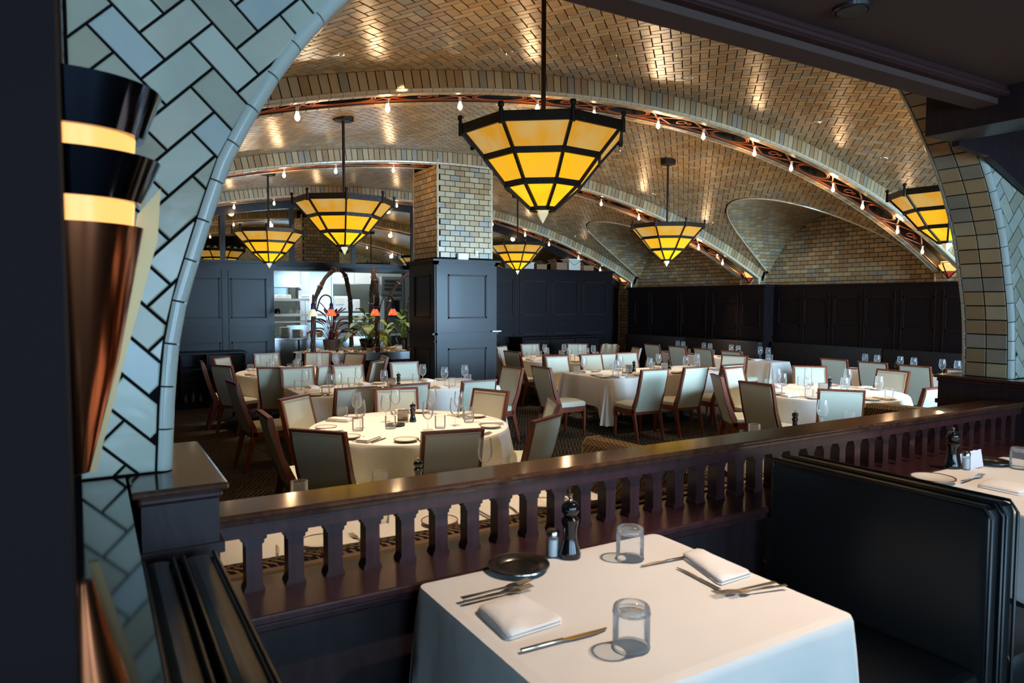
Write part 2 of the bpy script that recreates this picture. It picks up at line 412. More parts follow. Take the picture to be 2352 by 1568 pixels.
for r_ in rest: allm.add(r_.v, r_.f)
tag(allm.build('vault_tiles', 'tile', ceil), kind='stuff')
# ---- lunette vaults (tunnels that cut into the main vault) and their edges
def arc_table(hw=1.72, n=160):
    ys = [-hw + 2 * hw * i / n for i in range(n + 1)]; ls = [0]
    for i in range(n): ls.append(ls[-1] + math.hypot(ys[i + 1] - ys[i], zp(abs(ys[i + 1])) - zp(abs(ys[i]))))
    h = ls[-1] / 2; return ys, [l - h for l in ls]
YS, LS = arc_table()
def SP(b, side):
    def S(x, l, h):
        y = float(np.interp(l, LS, YS)); g = (zp(abs(y + .01)) - zp(abs(y - .01))) / .02 if abs(y) > .011 else 0
        g = -(.476 * y + .208 * y ** 3); n = 1 / sqrt(1 + g * g)
        return (XC + side * (x - XC), bay_mid(b) + y + h * g * n, zp(abs(y)) - h * n)
    return S
pen = MB(); pshell = MB(); edge = MB()
pen_near = []
for b in range(3):
    for side in (1, -1):
        S = SP(b, side)
        f = lambda x, l: zv(x) - zp(abs(float(np.interp(l, LS, YS))))
        n = 40
        for i in range(14):
            for k in range(n):
                x0, x1 = 9.0 + 3.0 * i / 14, 9.0 + 3.0 * (i + 1) / 14; l0, l1 = LS[0] + (LS[-1] - LS[0]) * k / n, LS[0] + (LS[-1] - LS[0]) * (k + 1) / n
                p = clip([(x0, l0), (x1, l0), (x1, l1), (x0, l1)], f)
                if len(p) > 2: pshell.add([S(a, c, 0) for a, c in p], [tuple(range(len(p)))])
        f2 = lambda x, l: f(x, l) + .008
        for p in bond(9.0, 12.0, LS[0], LS[-1], .165, .0815, .0045):
            p = clip(p, f2)
            if len(p) > 2 and parea(p) > .0004: tile(pen, p, S, ch=.003)
        # rounded edge where the two vaults meet
        pts = []
        for i in range(49):
            y = -1.66 + 3.32 * i / 48; z = zp(abs(y)); dz = ZT - z
            x = XC + side * sqrt(max(R * R - (R - dz) ** 2, 0)); pts.append((x, bay_mid(b) + y, z - .006))
        edge.tube(pts, .014, 6)
tag(pshell.build('lunette_shell', 'grout', ceil), kind='structure')
tag(pen.build('lunette_vault_tiles', 'tile', ceil), kind='stuff')
edge.build('groin_moulding', 'edge_warm', ceil, smooth=True)

# ---- side walls with lunettes of brick-bonded tile
def side_wall(name, x, sgn, near):
    w_ = empty(name); struct(w_)
    MB().box(min(x, x + sgn * .2), max(x, x + sgn * .2), 1.9, 14.6, -.05, 4.4).build('wall_core', 'grout', w_)
    st = MB(); S = lambda a, c, h: (x - sgn * h, a, c)
    for b, (ya, yb) in enumerate(BAYS):
        ym = bay_mid(b); top = lambda y, z: z - (max(zp(abs(y - ym)), zv(x)) - .01)
        for p in bond(ya, yb, 2.12, 3.6, .168, .0815, .0048):
            p = clip(p, top)
            if len(p) < 3 or parea(p) < .0008: continue
            if near and b == 1:
                t = MB(); tile(t, p, S); t.build('tile', 'tile', w_)
            else: tile(st, p, S)
    tag(st.build('wall_tiles', 'tile', w_), kind='stuff')
    return w_
wr = side_wall('wall_right', XW, 1, True)
wl = side_wall('wall_left', XL, -1, False)

# ---- transverse arches: soldier course, rounded edge, soffit rows, recess with bulbs
def arch_rib(idx, y0, near):
    root = empty('trim_%d' % (idx + 1)); struct(root)
    H = .2; T = .5
    s0, s1 = -SW + .02, SW - .02
    core = MB(); n = 90
    prof = [(0, -.02), (0, H - .006), (.1, H - .006), (.1, .03), (T - .1, .03), (T - .1, H - .006), (T, H - .006), (T, -.02)]
    core.rings([[SV(s0 + (s1 - s0) * i / n, y0 + a, h) for a, h in prof] for i in range(n + 1)], True)
    core.build('arch_core', 'recess', root)
    w_ = .0845; st = MB(); k = int((s1 - s0) / w_)
    for i in range(k):
        a = s0 + i * w_
        p = [(a + .0046, .008), (a + w_ - .0046, .008), (a + w_ - .0046, .162), (a + .0046, .162)]
        F = lambda s, c, h: SV(s, y0 - h, c); B = lambda s, c, h: SV(s, y0 + T + h, c)
        vis = near and 1.0 < SV(a, 0, 0)[0] < 11.6
        if vis: t = MB(); tile(t, p, F); t.build('tile', 'tile', root)
        else: tile(st, p, F)
        tile(st, p, B)
    we = .106; k = int((s1 - s0) / we)
    for i in range(k):
        a = s0 + i * we; e = MB()
        for (yy, sg) in ((y0, 1), (y0 + T, -1)):
            e2 = MB(); n2 = 5; rr = .028
            ring = lambda s: [SV(s, yy + sg * (-.006 + rr - rr * cos(q)), H - rr + rr * sin(q) + .004) for q in (0, .4, .8, 1.2, PI / 2)] + [SV(s, yy + sg * .02, H - .035), SV(s, yy + sg * -.006, H - .035)]
            e2.rings([ring(a + .002), ring(a + we - .002)], True)
            if sg == 1 and near and 1.0 < SV(a, 0, 0)[0] < 11.6 and idx == 0: e2.build('edge_tile', 'edge_warm', root, smooth=False)
            else: e.add(e2.v, e2.f)
        st.add(e.v, e.f, 1)
        for ya, yb in ((.026, .1), (T - .1, T - .026)):
            p = [(a + .003, ya), (a + we - .003, ya), (a + we - .003, yb), (a + .003, yb)]
            tile(st, p, lambda s, c, h: SV(s, y0 + c, H - .004 + h))
    tag(st.build('arch_tiles', ['tile', 'edge_warm'], root), kind='stuff')
    return root
for i, y0 in enumerate(ARCH): arch_rib(i, y0, i < 2)

# ---- copper coloured lattice in each arch recess, and the bulbs that hang from it
BX = [-.12, .62, 1.502, 2.32, 3.06, 3.95, 4.68, 5.60, 6.32, 7.22, 7.93, 8.82, 9.50, 10.38, 11.06]
def s_of(x): return R * math.asin((x - XC) / R)
WORDS3 = ['front', 'middle', 'rear']
AR = ['nearest arch', 'second arch', 'farthest arch']
ORD = ['leftmost', 'second from left', 'third from left', 'fourth from left', 'fifth from left', 'sixth from left', 'seventh from left', 'eighth from left', 'ninth from left', 'tenth from left', 'eleventh from left', 'twelfth from left', 'thirteenth from left', 'fourteenth from left', 'fifteenth from left', 'sixteenth from left', 'seventeenth from left', 'eighteenth from left']
TH = ['bottom', 'second from bottom', 'third from bottom', 'fourth from bottom', 'fifth from bottom', 'sixth from bottom', 'seventh from bottom', 'eighth from bottom', 'ninth from bottom']
def bulb_proto():
    t = empty('light_bulb')
    MB().lathe([(0, -.002), (.012, -.001), (.03, .0), (.031, .004), (.0, .006)], 14).build('ceiling_rose', 'copper_iron', t)
    MB().lathe([(.0135, -.045), (.0145, -.03), (.0145, 0)], 12, caps=True).build('socket', 'porcelain', t, smooth=True)
    MB().lathe([(0, -.122), (.008, -.121), (.017, -.112), (.0235, -.096), (.0225, -.082), (.0135, -.058), (.012, -.045)], 14, caps=True).build('bulb_glass', 'bulb', t, smooth=True)
    return t
bproto = bulb_proto(); first_b = [True]
for ai, y0 in enumerate(ARCH):
    root = empty('iron_lattice'); ym = y0 + .25; Hh = .178
    tag(root, ['copper-coloured iron lattice with rings set in the nearest tiled arch', 'copper-coloured iron lattice in the second arch, cut by the tiled pillar', 'copper-coloured iron lattice in the farthest arch above the mirrors'][ai], 'lattice', 'iron lattices inside the tiled arches')
    def strip(pts, hw=.008, hh=.004):
        b = MB()
        for p, q in zip(pts[:-1], pts[1:]): b.bar(SV(*p[:2], Hh), SV(*q[:2], Hh), hw, hh)
        return b
    for yy in (y0 + .11, y0 + .39):
        strip([(-SW + .3 + (2 * SW - .6) * i / 60, yy) for i in range(61)], .012, .006).build('rail', 'copper_iron', root)
    for i in range(len(BX) - 1):
        a, b_ = s_of(BX[i]), s_of(BX[i + 1])
        if b_ - a > .8:
            c = (a + b_) / 2
            strip([(c + .27 * cos(t * PI / 12), ym + .125 * sin(t * PI / 12)) for t in range(25)]).build('ring', 'copper_iron', root)
            strip([(c + .30 * cos(t * PI / 12), ym + .14 * sin(t * PI / 12)) for t in range(25)], .005).build('ring', 'copper_iron', root)
            for e, sg in ((a, 1), (b_, -1)):
                for dy in (-.13, .13): strip([(e + sg * .02, ym), (e + sg * .2, ym + dy)], .009).build('strap', 'copper_iron', root)
        else:
            c = (a + b_) / 2
            for dy in (-.13, .13):
                strip([(a + .02, ym), (c - .06, ym + dy)], .009).build('strap', 'copper_iron', root)
                strip([(b_ - .02, ym), (c + .06, ym + dy)], .009).build('strap', 'copper_iron', root)
            strip([(c + .06 * cos(t * PI / 8), ym + .05 * sin(t * PI / 8)) for t in range(17)]).build('ring', 'copper_iron', root)
            strip([(c + .11 - .05 * t / 8 * cos(t * .8), ym + .05 * t / 8 * sin(t * .8)) for t in range(9)], .006).build('scroll', 'copper_iron', root)
    for x in BX:
        if ai == 1 and 4.4 < x < 5.75: continue
        if ai == 0 and 0 < x < 1: pass
        px, py, pz = SV(s_of(x), ym, Hh + .01)
        if first_b[0]: o = bproto; o.location = (px, py, pz); first_b[0] = False
        else: o = copy_tree(bproto, loc=(px, py, pz))
        tag(o, 'glowing filament bulb on the ' + AR[ai] + ', ' + ORD[BX.index(x)], 'bulb', 'filament bulbs along the ' + AR[ai])
    for x in BX[1::2]:
        if ai == 1 and 4.0 < x < 6.2: continue
        q = SV(s_of(x), ym, Hh + .16); point('bulb_glow', q, 6.5 if ai < 2 else 4.0, (1, .62, .32), .05)

# ---- recessed downlights in the vault
dl = [(1.65, 5.4), (3.2, 5.4), (5.27, 5.4), (7.38, 5.4), (8.73, 5.42), (6.68, 8.2), (8.5, 9.5), (9.91, 9.5), (10.02, 6.72), (9.79, 13.6), (3.2, 13.7), (3.35, 9.5), (7.2, 13.5)]
dp = None
for i, (x, y) in enumerate(dl):
    q = SV(s_of(x), y, .004); a = (x - XC) / R
    if dp is None:
        dp = empty('downlight', q)
        MB().lathe([(.042, .004), (.05, -.002), (.062, -.004), (.066, .004)], 20).build('trim_ring', 'steel', dp, smooth=True)
        MB().lathe([(.0, .0035), (.018, .0033), (.0181, .0055), (.042, .0056)], 20).build('reflector', 'chrome', dp, smooth=True)
        MB().lathe([(.0, .0), (.026, .0)], 16).build('lamp', 'lampspeck', dp)
        o = dp
    else: o = copy_tree(dp, loc=q)
    o.rotation_euler = (0, a, 0)
    tag(o, ['round recessed chrome downlight in the nearest vault bay, %s from the left' % ['leftmost', 'second', 'third', 'fourth', 'fifth'][i] if i < 5 else '', ''][0] or
        {5: 'recessed downlight in the middle vault beside the big lamp', 6: 'recessed downlight right of the farther right lamp, upper', 7: 'recessed downlight near the sconce pilaster of the second arch', 8: 'recessed downlight low in the middle vault by the nearest arch',
         9: 'recessed downlight low at the right of the rear vault', 10: 'recessed downlight in the rear vault left of the pillar', 11: 'recessed downlight in the middle vault left of the pillar', 12: 'recessed downlight in the rear vault right of the pillar'}[i],
        'downlight', 'recessed downlights of the tiled vault')

# ---- panelled dark woodwork
def panels(mbparent, name_core, A, B, O, width, segs, z0, z1, depth, panels_z, cap=None, rails=(), sw=.05, mat='panel'):
    """A = unit vector along, B = unit vector outward; segs = list of (a0,a1) panel openings; panels_z = list of (z0,z1)"""
    A = Vector(A); B = Vector(B); O = Vector(O)
    def T(a, t, z): p = O + A * a + B * t; return (p.x, p.y, z)
    def bx(mb, a0, a1, t0, t1, za, zb):
        vs = [T(a0, t0, za), T(a1, t0, za), T(a1, t1, za), T(a0, t1, za), T(a0, t0, zb), T(a1, t0, zb), T(a1, t1, zb), T(a0, t1, zb)]
        mb.add(vs, [(0, 3, 2, 1), (4, 5, 6, 7), (0, 1, 5, 4), (1, 2, 6, 5), (2, 3, 7, 6), (3, 0, 4, 7)])
    core = MB(); bx(core, 0, width, -depth, 0, z0, z1); core.build(name_core, mat, mbparent)
    fr = MB(); zs = sorted([z0] + [v for pz in panels_z for v in pz] + [z1])
    for k in range(0, len(zs), 2): bx(fr, 0, width, 0, .022, zs[k], zs[k + 1])
    edges = sorted([0] + [v for sg in segs for v in sg] + [width])
    for pz in panels_z:
        for k in range(0, len(edges), 2):
            if edges[k + 1] - edges[k] > .004: bx(fr, edges[k], edges[k + 1], 0, .0218, pz[0], pz[1])
    fr.build('frame', mat, mbparent)
    for pz in panels_z:
        for sg in segs:
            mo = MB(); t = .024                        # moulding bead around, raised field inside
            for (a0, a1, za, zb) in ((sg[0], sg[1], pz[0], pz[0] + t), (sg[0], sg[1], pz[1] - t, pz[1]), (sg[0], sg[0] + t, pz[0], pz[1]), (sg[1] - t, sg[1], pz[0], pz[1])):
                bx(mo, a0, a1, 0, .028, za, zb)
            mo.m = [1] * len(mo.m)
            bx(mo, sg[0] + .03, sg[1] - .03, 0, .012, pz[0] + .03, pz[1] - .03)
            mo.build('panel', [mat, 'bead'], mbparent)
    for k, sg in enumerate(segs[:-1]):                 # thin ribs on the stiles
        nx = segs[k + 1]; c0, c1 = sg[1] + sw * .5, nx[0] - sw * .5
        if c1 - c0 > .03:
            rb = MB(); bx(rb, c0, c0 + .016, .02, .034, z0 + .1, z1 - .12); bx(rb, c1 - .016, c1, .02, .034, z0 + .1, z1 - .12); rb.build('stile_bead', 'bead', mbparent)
    for (rz0, rz1, pr) in rails: r_ = MB(); bx(r_, -.0, width, 0, pr, rz0, rz1); r_.build('chair_rail', mat, mbparent)
    if cap:
        c = MB(); bx(c, -cap, width + cap, -depth, cap, z1 - .03, z1 + .012); bx(c, -cap * .5, width + cap * .5, -depth, cap * .5, z1 - .055, z1 - .03); c.build('cornice', mat, mbparent)
# rear partition, left of the kitchen opening
pl = empty('partition_left'); struct(pl)
panels(pl, 'core', (1, 0, 0), (0, -1, 0), (-1.3, 13.93, 0), 4.3, [(.1, .72), (.92, 1.54), (1.72, 2.34), (2.52, 3.34), (3.52, 4.16)], 0, 2.56, .5, [(.12, 1.12), (1.56, 2.3)], .05, [(1.385, 1.405, .06), (1.26, 1.28, .045)])
pr_ = empty('partition_right'); struct(pr_)
panels(pr_, 'core', (1, 0, 0), (0, -1, 0), (5.86, 13.93, 0), 5.3, [(.35, .95), (1.15, 1.65), (1.72, 2.44), (2.64, 3.36), (3.51, 4.24), (4.41, 5.12)], 0, 2.62, .5, [(.12, 1.14), (1.56, 2.36)], .05, [(1.40, 1.42, .06), (1.27, 1.29, .045)])
# lintel over the kitchen opening and the mirrors above the partition
struct(MB().box(2.96, 5.9, 13.95, 14.4, 2.47, 2.54).build('trim_lintel', 'panel'))
wb = empty('wall_back'); struct(wb)
MB().box(-1.9, 2.96, 14.46, 14.6, 0, 2.5).box(5.86, 12.2, 14.46, 14.6, 0, 2.5).box(-1.9, 12.2, 14.46, 14.6, 2.5, 4.3).build('wall_core', 'recess', wb)
MX = [-1.5, 2.18, 3.47, 4.72, 6.05, 7.6, 10.1, 11.95]
for i in range(len(MX) - 1):
    MB().box(MX[i] + .04, MX[i + 1] - .04, 14.43, 14.455, 2.66, 4.1).build('mirror_pane', 'mirror', wb)
fr = MB()
for x in MX: fr.box(x - .045, x + .045, 14.40, 14.46, 2.5, 4.1)
fr.box(-1.5, 12, 14.395, 14.46, 2.54, 2.66)
fr.build('mirror_frame', 'panel', wb)
tp = MB()                                          # dark arched head above the mirrors
for i in range(60):
    s0, s1 = -SW + 2 * SW * i / 60, -SW + 2 * SW * (i + 1) / 60
    a, b_, c, d = SV(s0, 0, .2), SV(s1, 0, .2), SV(s1, 0, .36), SV(s0, 0, .36)
    tp.add([(a[0], 14.39, a[2]), (b_[0], 14.39, b_[2]), (c[0], 14.39, c[2]), (d[0], 14.39, d[2])], [(0, 1, 2, 3)])
    tp.add([(d[0], 14.39, d[2]), (c[0], 14.39, c[2]), (c[0], 14.45, c[2]), (d[0], 14.45, d[2])], [(0, 1, 2, 3)])
tp.build('mirror_head', 'panel', wb)

# ---- tiled pillar with panelled base
pil = empty('pillar'); struct(pil)
x0, x1, y0, y1 = 4.57, 5.53, 9.93, 10.86
MB().box(x0 + .006, x1 - .006, y0 + .006, y1 - .006, 2.4, 4.3).build('pillar_core', 'grout', pil)
nb = 0; stp = MB()
for S, (a0, a1), vis in ((lambda a, c, h: (a, y0 + .006 - h, c), (x0, x1), 1), (lambda a, c, h: (x0 + .006 - h, a, c), (y0, y1), 1), (lambda a, c, h: (x1 - .006 + h, a, c), (y0, y1), 0), (lambda a, c, h: (a, y1 - .006 + h, c), (x0, x1), 0)):
    for p in bond(a0 + .02, a1 - .02, 2.56, 3.96, .168, .0838, .0045, .03):
        if vis: t = MB(); tile(t, p, S); t.build('tile', 'tile', pil)
        else: tile(stp, p, S)
tag(stp.build('pillar_tiles', 'tile', pil), kind='stuff')
for (cx, cy) in ((x0, y0), (x1, y0), (x0, y1), (x1, y1)):
    for k in range(14):
        MB().lathe([(.02, 2.56 + k * .106), (.02, 2.56 + k * .106 + .102)], 10, (cx + (.012 if cx == x0 else -.012), cy + (.012 if cy == y0 else -.012), 0), caps=True).build('edge_tile', 'edge_warm', pil, smooth=True) if (cx, cy) != (x1, y1) else None
for A, B, O, wd in (((1, 0, 0), (0, -1, 0), (4.53, 9.90, 0), 1.04), ((0, -1, 0), (-1, 0, 0), (4.53, 10.90, 0), 1.0), ((0, 1, 0), (1, 0, 0), (5.57, 9.90, 0), 1.0), ((-1, 0, 0), (0, 1, 0), (5.57, 10.90, 0), 1.04)):
    b_ = empty('panelled_base'); b_.parent = pil
    panels(pil, 'base_core', A, B, O, wd, [(.19, wd - .17)], 0, 2.50, .03, [(.15, 1.16), (1.62, 2.30)], .05, [(1.37, 1.40, .06), (1.265, 1.28, .035)])
    D.objects.remove(b_)
MB().box(4.46, 5.64, 9.84, 10.96, 2.50, 2.53).build('base_top', 'panel', pil)

# ---- tiled pilasters under the arches on the right wall + wainscot
for i, y0 in enumerate(ARCH):
    p_ = empty('trim_pilaster' + ('' if i == 0 else '_%d' % (i + 1))); struct(p_)
    MB().box(11.785, XW, y0 + .006, y0 + .494, 0, 2.75).build('pilaster_core', 'grout', p_)
    z_lo = 0 if i == 2 else 2.2
    for k in range(int((2.66 - z_lo) / .106)):
        for yy in (y0 + .018, y0 + .482): MB().lathe([(.019, z_lo + k * .106), (.019, z_lo + k * .106 + .102)], 8, (11.795, yy, 0), caps=True).build('edge_tile', 'edge_warm', p_, smooth=True)
    for p in bond(y0 + .036, y0 + .464, z_lo, 2.68, .13, .0815, .0045): t = MB(); tile(t, p, lambda a, c, h: (11.785 - h, a, c)); t.build('tile', 'tile', p_)
    sd = MB()
    for p in bond(11.80, 12.0, z_lo, 2.9, .13, .0815, .0045): tile(sd, p, lambda a, c, h: (a, y0 + .006 - h, c))
    tag(sd.build('pilaster_side_tiles', 'tile', p_), kind='stuff')
wn = empty('trim_wainscot'); struct(wn)
ys_ = [3.1, 3.74, 4.38, 5.02, 5.66, 6.34, 7.0, 7.61, 8.24, 8.84]
panels(wn, 'core', (0, 1, 0), (-1, 0, 0), (11.68, 2.4, 0), 7.06, [(y - 2.4, y - 2.4 + .51) for y in ys_], 0, 2.21, .3, [(.5, 1.1), (1.44, 1.99)], .04, [(1.18, 1.21, .05)], sw=.02)
wn2 = empty('trim_wainscot_rear'); struct(wn2)
panels(wn2, 'core', (0, 1, 0), (-1, 0, 0), (11.4, 9.46, 0), 4.1, [(.09, .55), (.69, 1.31), (1.55, 2.25), (2.4, 3.25), (3.38, 3.86)], 0, 2.22, .6, [(.5, 1.1), (1.36, 1.9)], .04, [(1.16, 1.19, .05)], sw=.03)
wnl = empty('trim_wainscot_left'); struct(wnl)
panels(wnl, 'core', (0, -1, 0), (1, 0, 0), (XL + .3, 13.93, 0), 11.6, [(.3 + k * .95, 1.0 + k * .95) for k in range(12)], 0, 2.3, .3, [(.15, 1.1), (1.4, 2.0)], .04, [(1.18, 1.21, .05)], sw=.05)

# ================================================================== ARCH WALL between the booths and the dining room
YF, YB = 1.95, 2.22
OFF = [(-.43, 0), (-.25, .01), (-.12, .022), (0, .045), (.1, .075), (.23, .115), (.35, .155), (.47, .215), (.6, .29), (.7, .36), (.8, .44), (.92, .55), (1.02, .65), (1.11, .75), (1.25, .95), (1.38, 1.25), (1.46, 1.6), (1.49, 2.11)]
OZ = [a + EYE for a, b in OFF]; OO = [b for a, b in OFF]
def off(z): return float(np.interp(z, OZ, OO))
def wall_arch(name, xl, xr, near):
    """one arch: opening from xl to xr; its piers reach half way to the neighbours"""
    root = empty(name); struct(root)
    mid = (xl + xr) / 2; sc = (xr - xl) / 4.22
    ZB = 1.47; ZTOP = 4.25
    def inside(x, z, m=0):                        # > 0 in the opening (grown by m)
        if z > OZ[-1] + .0: return (OZ[-1] + m - z)
        o = off(z) * sc; return min(x - (xl + o - m), (xr - o + m) - x)
    core = MB(); nz = 60
    zs = [0 + (OZ[0]) * k / 4 for k in range(4)] + [OZ[0] + (OZ[-1] - OZ[0]) * (k / nz) ** .8 for k in range(nz + 1)]
    zs = sorted(zs)
    for za, zb in zip(zs[:-1], zs[1:]):
        oa, ob = off(za) * sc, off(zb) * sc
        for xa, xb, e in ((xl - .42, xl + oa - .02, xl + ob - .02), (xr - oa + .02, xr + .42, None)):
            if e is not None: vs = [(xl - .42, za), (xl + oa - .02, za), (xl + ob - .02, zb), (xl - .42, zb)]
            else: vs = [(xr - oa + .02, za), (xr + .42, za), (xr + .42, zb), (xr - ob + .02, zb)]
            core.prism(vs, lambda a, b, t: (a, t, b), YF + .004, YB - .004)
    core.box(xl - .42, xr + .42, YF + .004, YB - .004, OZ[-1] + .02, ZTOP)
    core.build('wall_core', 'grout', root)
    S = lambda a, c, h: (a, YF + .004 - h, c); SB = lambda a, c, h: (a, YB - .004 + h, c)
    st = MB(); bl, br = xl - .42, xr + .42
    if near: bl = -.03
    for SS, vis in ((S, near), (SB, False)):
        for p in herring(bl, br, ZB, ZTOP - .6, .0774, .0034, (.391, 2.374)):
            p = clip(p, lambda x, z: bl - x); p = clip(p, lambda x, z: x - br); p = clip(p, lambda x, z: ZB + .004 - z)
            if len(p) < 3: continue
            cx = sum(q[0] for q in p) / len(p)
            if cx < mid: p = clip(p, lambda x, z: (x - (xl + off(z) * sc - .042)) if z <= OZ[-1] + .04 else -1)
            else: p = clip(p, lambda x, z: ((xr - off(z) * sc + .042) - x) if z <= OZ[-1] + .04 else -1)
            if len(p) < 3 or parea(p) < .00025: continue
            cz = sum(q[1] for q in p) / len(p); cx = sum(q[0] for q in p) / len(p)
            if inside(cx, cz, .03) > 0: continue
            if vis and (cx < .95 or cx > 3.9) and cz < 3.1: t = MB(); tile(t, p, SS, .007, .004); t.build('tile', 'tile_front', root)
            else: tile(st, p, SS, .007, .004)
    # rounded edge tiles and soffit tiles following the curve
    for side in (-1, 1):
        pts = [(xl + off(z) * sc if side < 0 else xr - off(z) * sc, z) for z in [OZ[0] + (OZ[-1] - OZ[0]) * k / 400 for k in range(401)]]
        pts = pts[:-1] + [(pts[-1][0] + (mid - pts[-1][0]) * k / 20, OZ[-1]) for k in range(1, 21)]
        cum = [0]
        for a, b in zip(pts[:-1], pts[1:]): cum.append(cum[-1] + math.hypot(b[0] - a[0], b[1] - a[1]))
        PX = [p[0] for p in pts]; PZ = [p[1] for p in pts]
        def C(s):
            s = min(max(s, 0), cum[-1]); return (float(np.interp(s, cum, PX)), float(np.interp(s, cum, PZ)))
        def NRM(s):
            a = C(s - .02); b = C(s + .02); dx, dz = b[0] - a[0], b[1] - a[1]; l = math.hypot(dx, dz) + 1e-9
            return (dz / l, -dx / l) if side < 0 else (-dz / l, dx / l)        # towards the opening
        def SS(s, y, h): c = C(s); n = NRM(s); return (c[0] + n[0] * (h - .006), y, c[1] + n[1] * (h - .006))
        pe = .106; k = int(cum[-1] / pe)
        for yy, sg in ((YF, 1), (YB, -1)):
            for i in range(k + 1):
                a, b = i * pe + .002, min((i + 1) * pe - .002, cum[-1])
                if b - a < .02: continue
                rr = .026; e = MB()
                ring = lambda s: [SS(s, yy + sg * (-.004 + rr - rr * cos(q)), .006 - rr + rr * sin(q)) for q in (-.15, .25, .6, .95, 1.25, PI / 2)] + [SS(s, yy + sg * .022, -.03), SS(s, yy + sg * .0, -.03)]
                e.rings([ring(a), ring((a + b) / 2), ring(b)], True)
                z_ = C(a)[1]
                if near and z_ < 3.1 and not (side < 0 and sg < 0): e.build('edge_tile', 'edge', root, smooth=True)
                else: st.add(e.v, e.f, 1)
        w2 = (YB - YF - .05) / 2; ph = .082; k = int(cum[-1] / ph)
        for i in range(k):
            for j in range(2):
                ya = YF + .025 + j * w2; p = [(i * ph + .003, ya + .003), (i * ph + ph - .003, ya + .003), (i * ph + ph - .003, ya + w2 - .003), (i * ph + .003, ya + w2 - .003)]
                if near and side > 0 and C(i * ph)[1] < 3.1: t = MB(); tile(t, p, SS, .007, .003); t.build('tile', 'tile', root)
                else: tile(st, p, SS, .007, .003)
    tag(st.build('arch_wall_tiles', ['tile_front', 'edge'], root), kind='stuff')
    return root
wall_arch('wall_front', .167, 4.39, True)
wall_arch('wall_front_right', 5.23, 9.45, False)
wall_arch('wall_front_left', -4.9, -.68, False)

# newels that carry the arch: polished cap, moulding, body
def newel(name, xa, xb, kind_label):
    root = empty(name); struct(root)
    c = MB(); c.rbox(xa - .02, xb + .02, 1.765, 2.335, 1.452, 1.47, .006); c.build('newel_cap', 'rail_top', root)
    c = MB(); c.rbox(xa - .008, xb + .008, 1.777, 2.323, 1.43, 1.452, .008); c.build('newel_moulding', 'rail', root, smooth=False)
    MB().box(xa, xb, 1.785, 2.315, 0, 1.43).build('newel_body', 'post', root)
    c = MB(); c.box(xa - .01, xb + .01, 1.775, 2.325, 1.30, 1.325); c.build('newel_band', 'post', root)
    return root
newel('trim_newel_left', .085, .25, '')
newel('trim_newel_right', 4.33, 5.3, '')
struct(MB().box(-4.5, .06, .2, 1.94, 1.44, 1.47).build('trim_ledge', 'ledge'))
struct(MB().box(-4.5, .04, .25, 1.93, .4, 1.44).build('wall_ledge', 'post'))
# low wall under the railing and its sill
struct(MB().box(.25, 4.33, 1.80, 1.98, 0, 1.09).build('wall_low', 'post'))
sill = MB(); sill.rbox(.25, 4.33, 1.735, 2.0, 1.115, 1.14, .006); sill.rbox(.25, 4.33, 1.75, 1.99, 1.09, 1.115, .006)
struct(sill.build('trim_sill', 'rail'))
# railing
rl = empty('railing', (.25, 1.92, 1.14)); tag(rl, 'dark cherry wood railing with flat cut-out balusters between booths and dining room', 'railing')
b = MB(); b.rbox(.0, 4.08, -.07, .085, .205, .222, .006); b.rbox(.0, 4.08, -.06, .075, .19, .205, .003); b.build('handrail_cap', 'rail_top', rl)
MB().box(0, 4.08, -.052, .065, .155, .19).build('top_rail', 'rail', rl)
prof = [(.0265, 0), (.0265, .006), (.0225, .014), (.0205, .018), (.0205, .124), (.0255, .127), (.0255, .135), (.0325, .138), (.0325, .156)]
poly = [(a, z) for a, z in prof] + [(-a, z) for a, z in reversed(prof)]
bal = MB(); bal.prism(poly, lambda a, c, t: (a, t, c), -.024, .024); bme = bal.mesh('baluster', 'rail')
for k in range(38): obj('baluster', bme, rl, (.098 + k * .107, 0, 0))

# booth-side ceiling, boxed beam and moulding
struct(MB().box(-4.5, 12, -5, 1.60, 2.83, 2.95).build('ceiling_booths', 'soffit'))
bm = MB(); bm.box(-4.5, 3.42, 1.62, 1.72, 2.76, 3.1); bm.box(-4.5, 3.42, 1.72, 1.94, 2.90, 4.2)
struct(bm.build('trim_beam', 'soffit'))
bm = MB(); bm.box(-4.5, 3.42, 1.585, 1.62, 2.785, 2.86); bm.tube([(-4.5, 1.585, 2.80), (3.42, 1.585, 2.80)], .012, 8)
struct(bm.build('trim_beam_moulding', 'moulding'))
struct(MB().box(3.42, 3.66, -5, 1.93, 2.68, 3.1).build('trim_cross_beam', 'post'))
pn = MB(); pn.prism([(3.66, 2.66), (3.95, 2.64), (4.1, 2.59), (4.3, 2.52), (4.55, 2.44), (4.8, 2.40), (5.4, 2.38), (5.4, 3.3), (3.66, 3.3)], lambda a, c, t: (a, t, c), 1.90, 1.935)
struct(pn.build('trim_arched_panel', 'post'))
spk = empty('ceiling_speaker', (2.1, 1.43, 2.83)); tag(spk, 'dark round ceiling speaker in the brown booth ceiling', 'speaker')
MB().lathe([(.0, -.012), (.045, -.014), (.048, -.01), (.05, 0)], 24).build('grille', 'black', spk, smooth=True)
MB().lathe([(.05, -.012), (.058, -.01), (.06, 0)], 24).build('bezel', 'post', spk, smooth=True)
# post close to the camera on the left
struct(MB().box(-.42, -.022, .80, .93, 1.47, 2.83).build('trim_post', 'jamb'))
struct(MB().box(-.42, -.03, .70, .93, .4, 1.47).build('trim_post_base', 'jamb'))
struct(MB().box(-.30, -.055, 1.90, 1.945, 1.47, 2.83).build('trim_bronze_strip', 'soffit'))
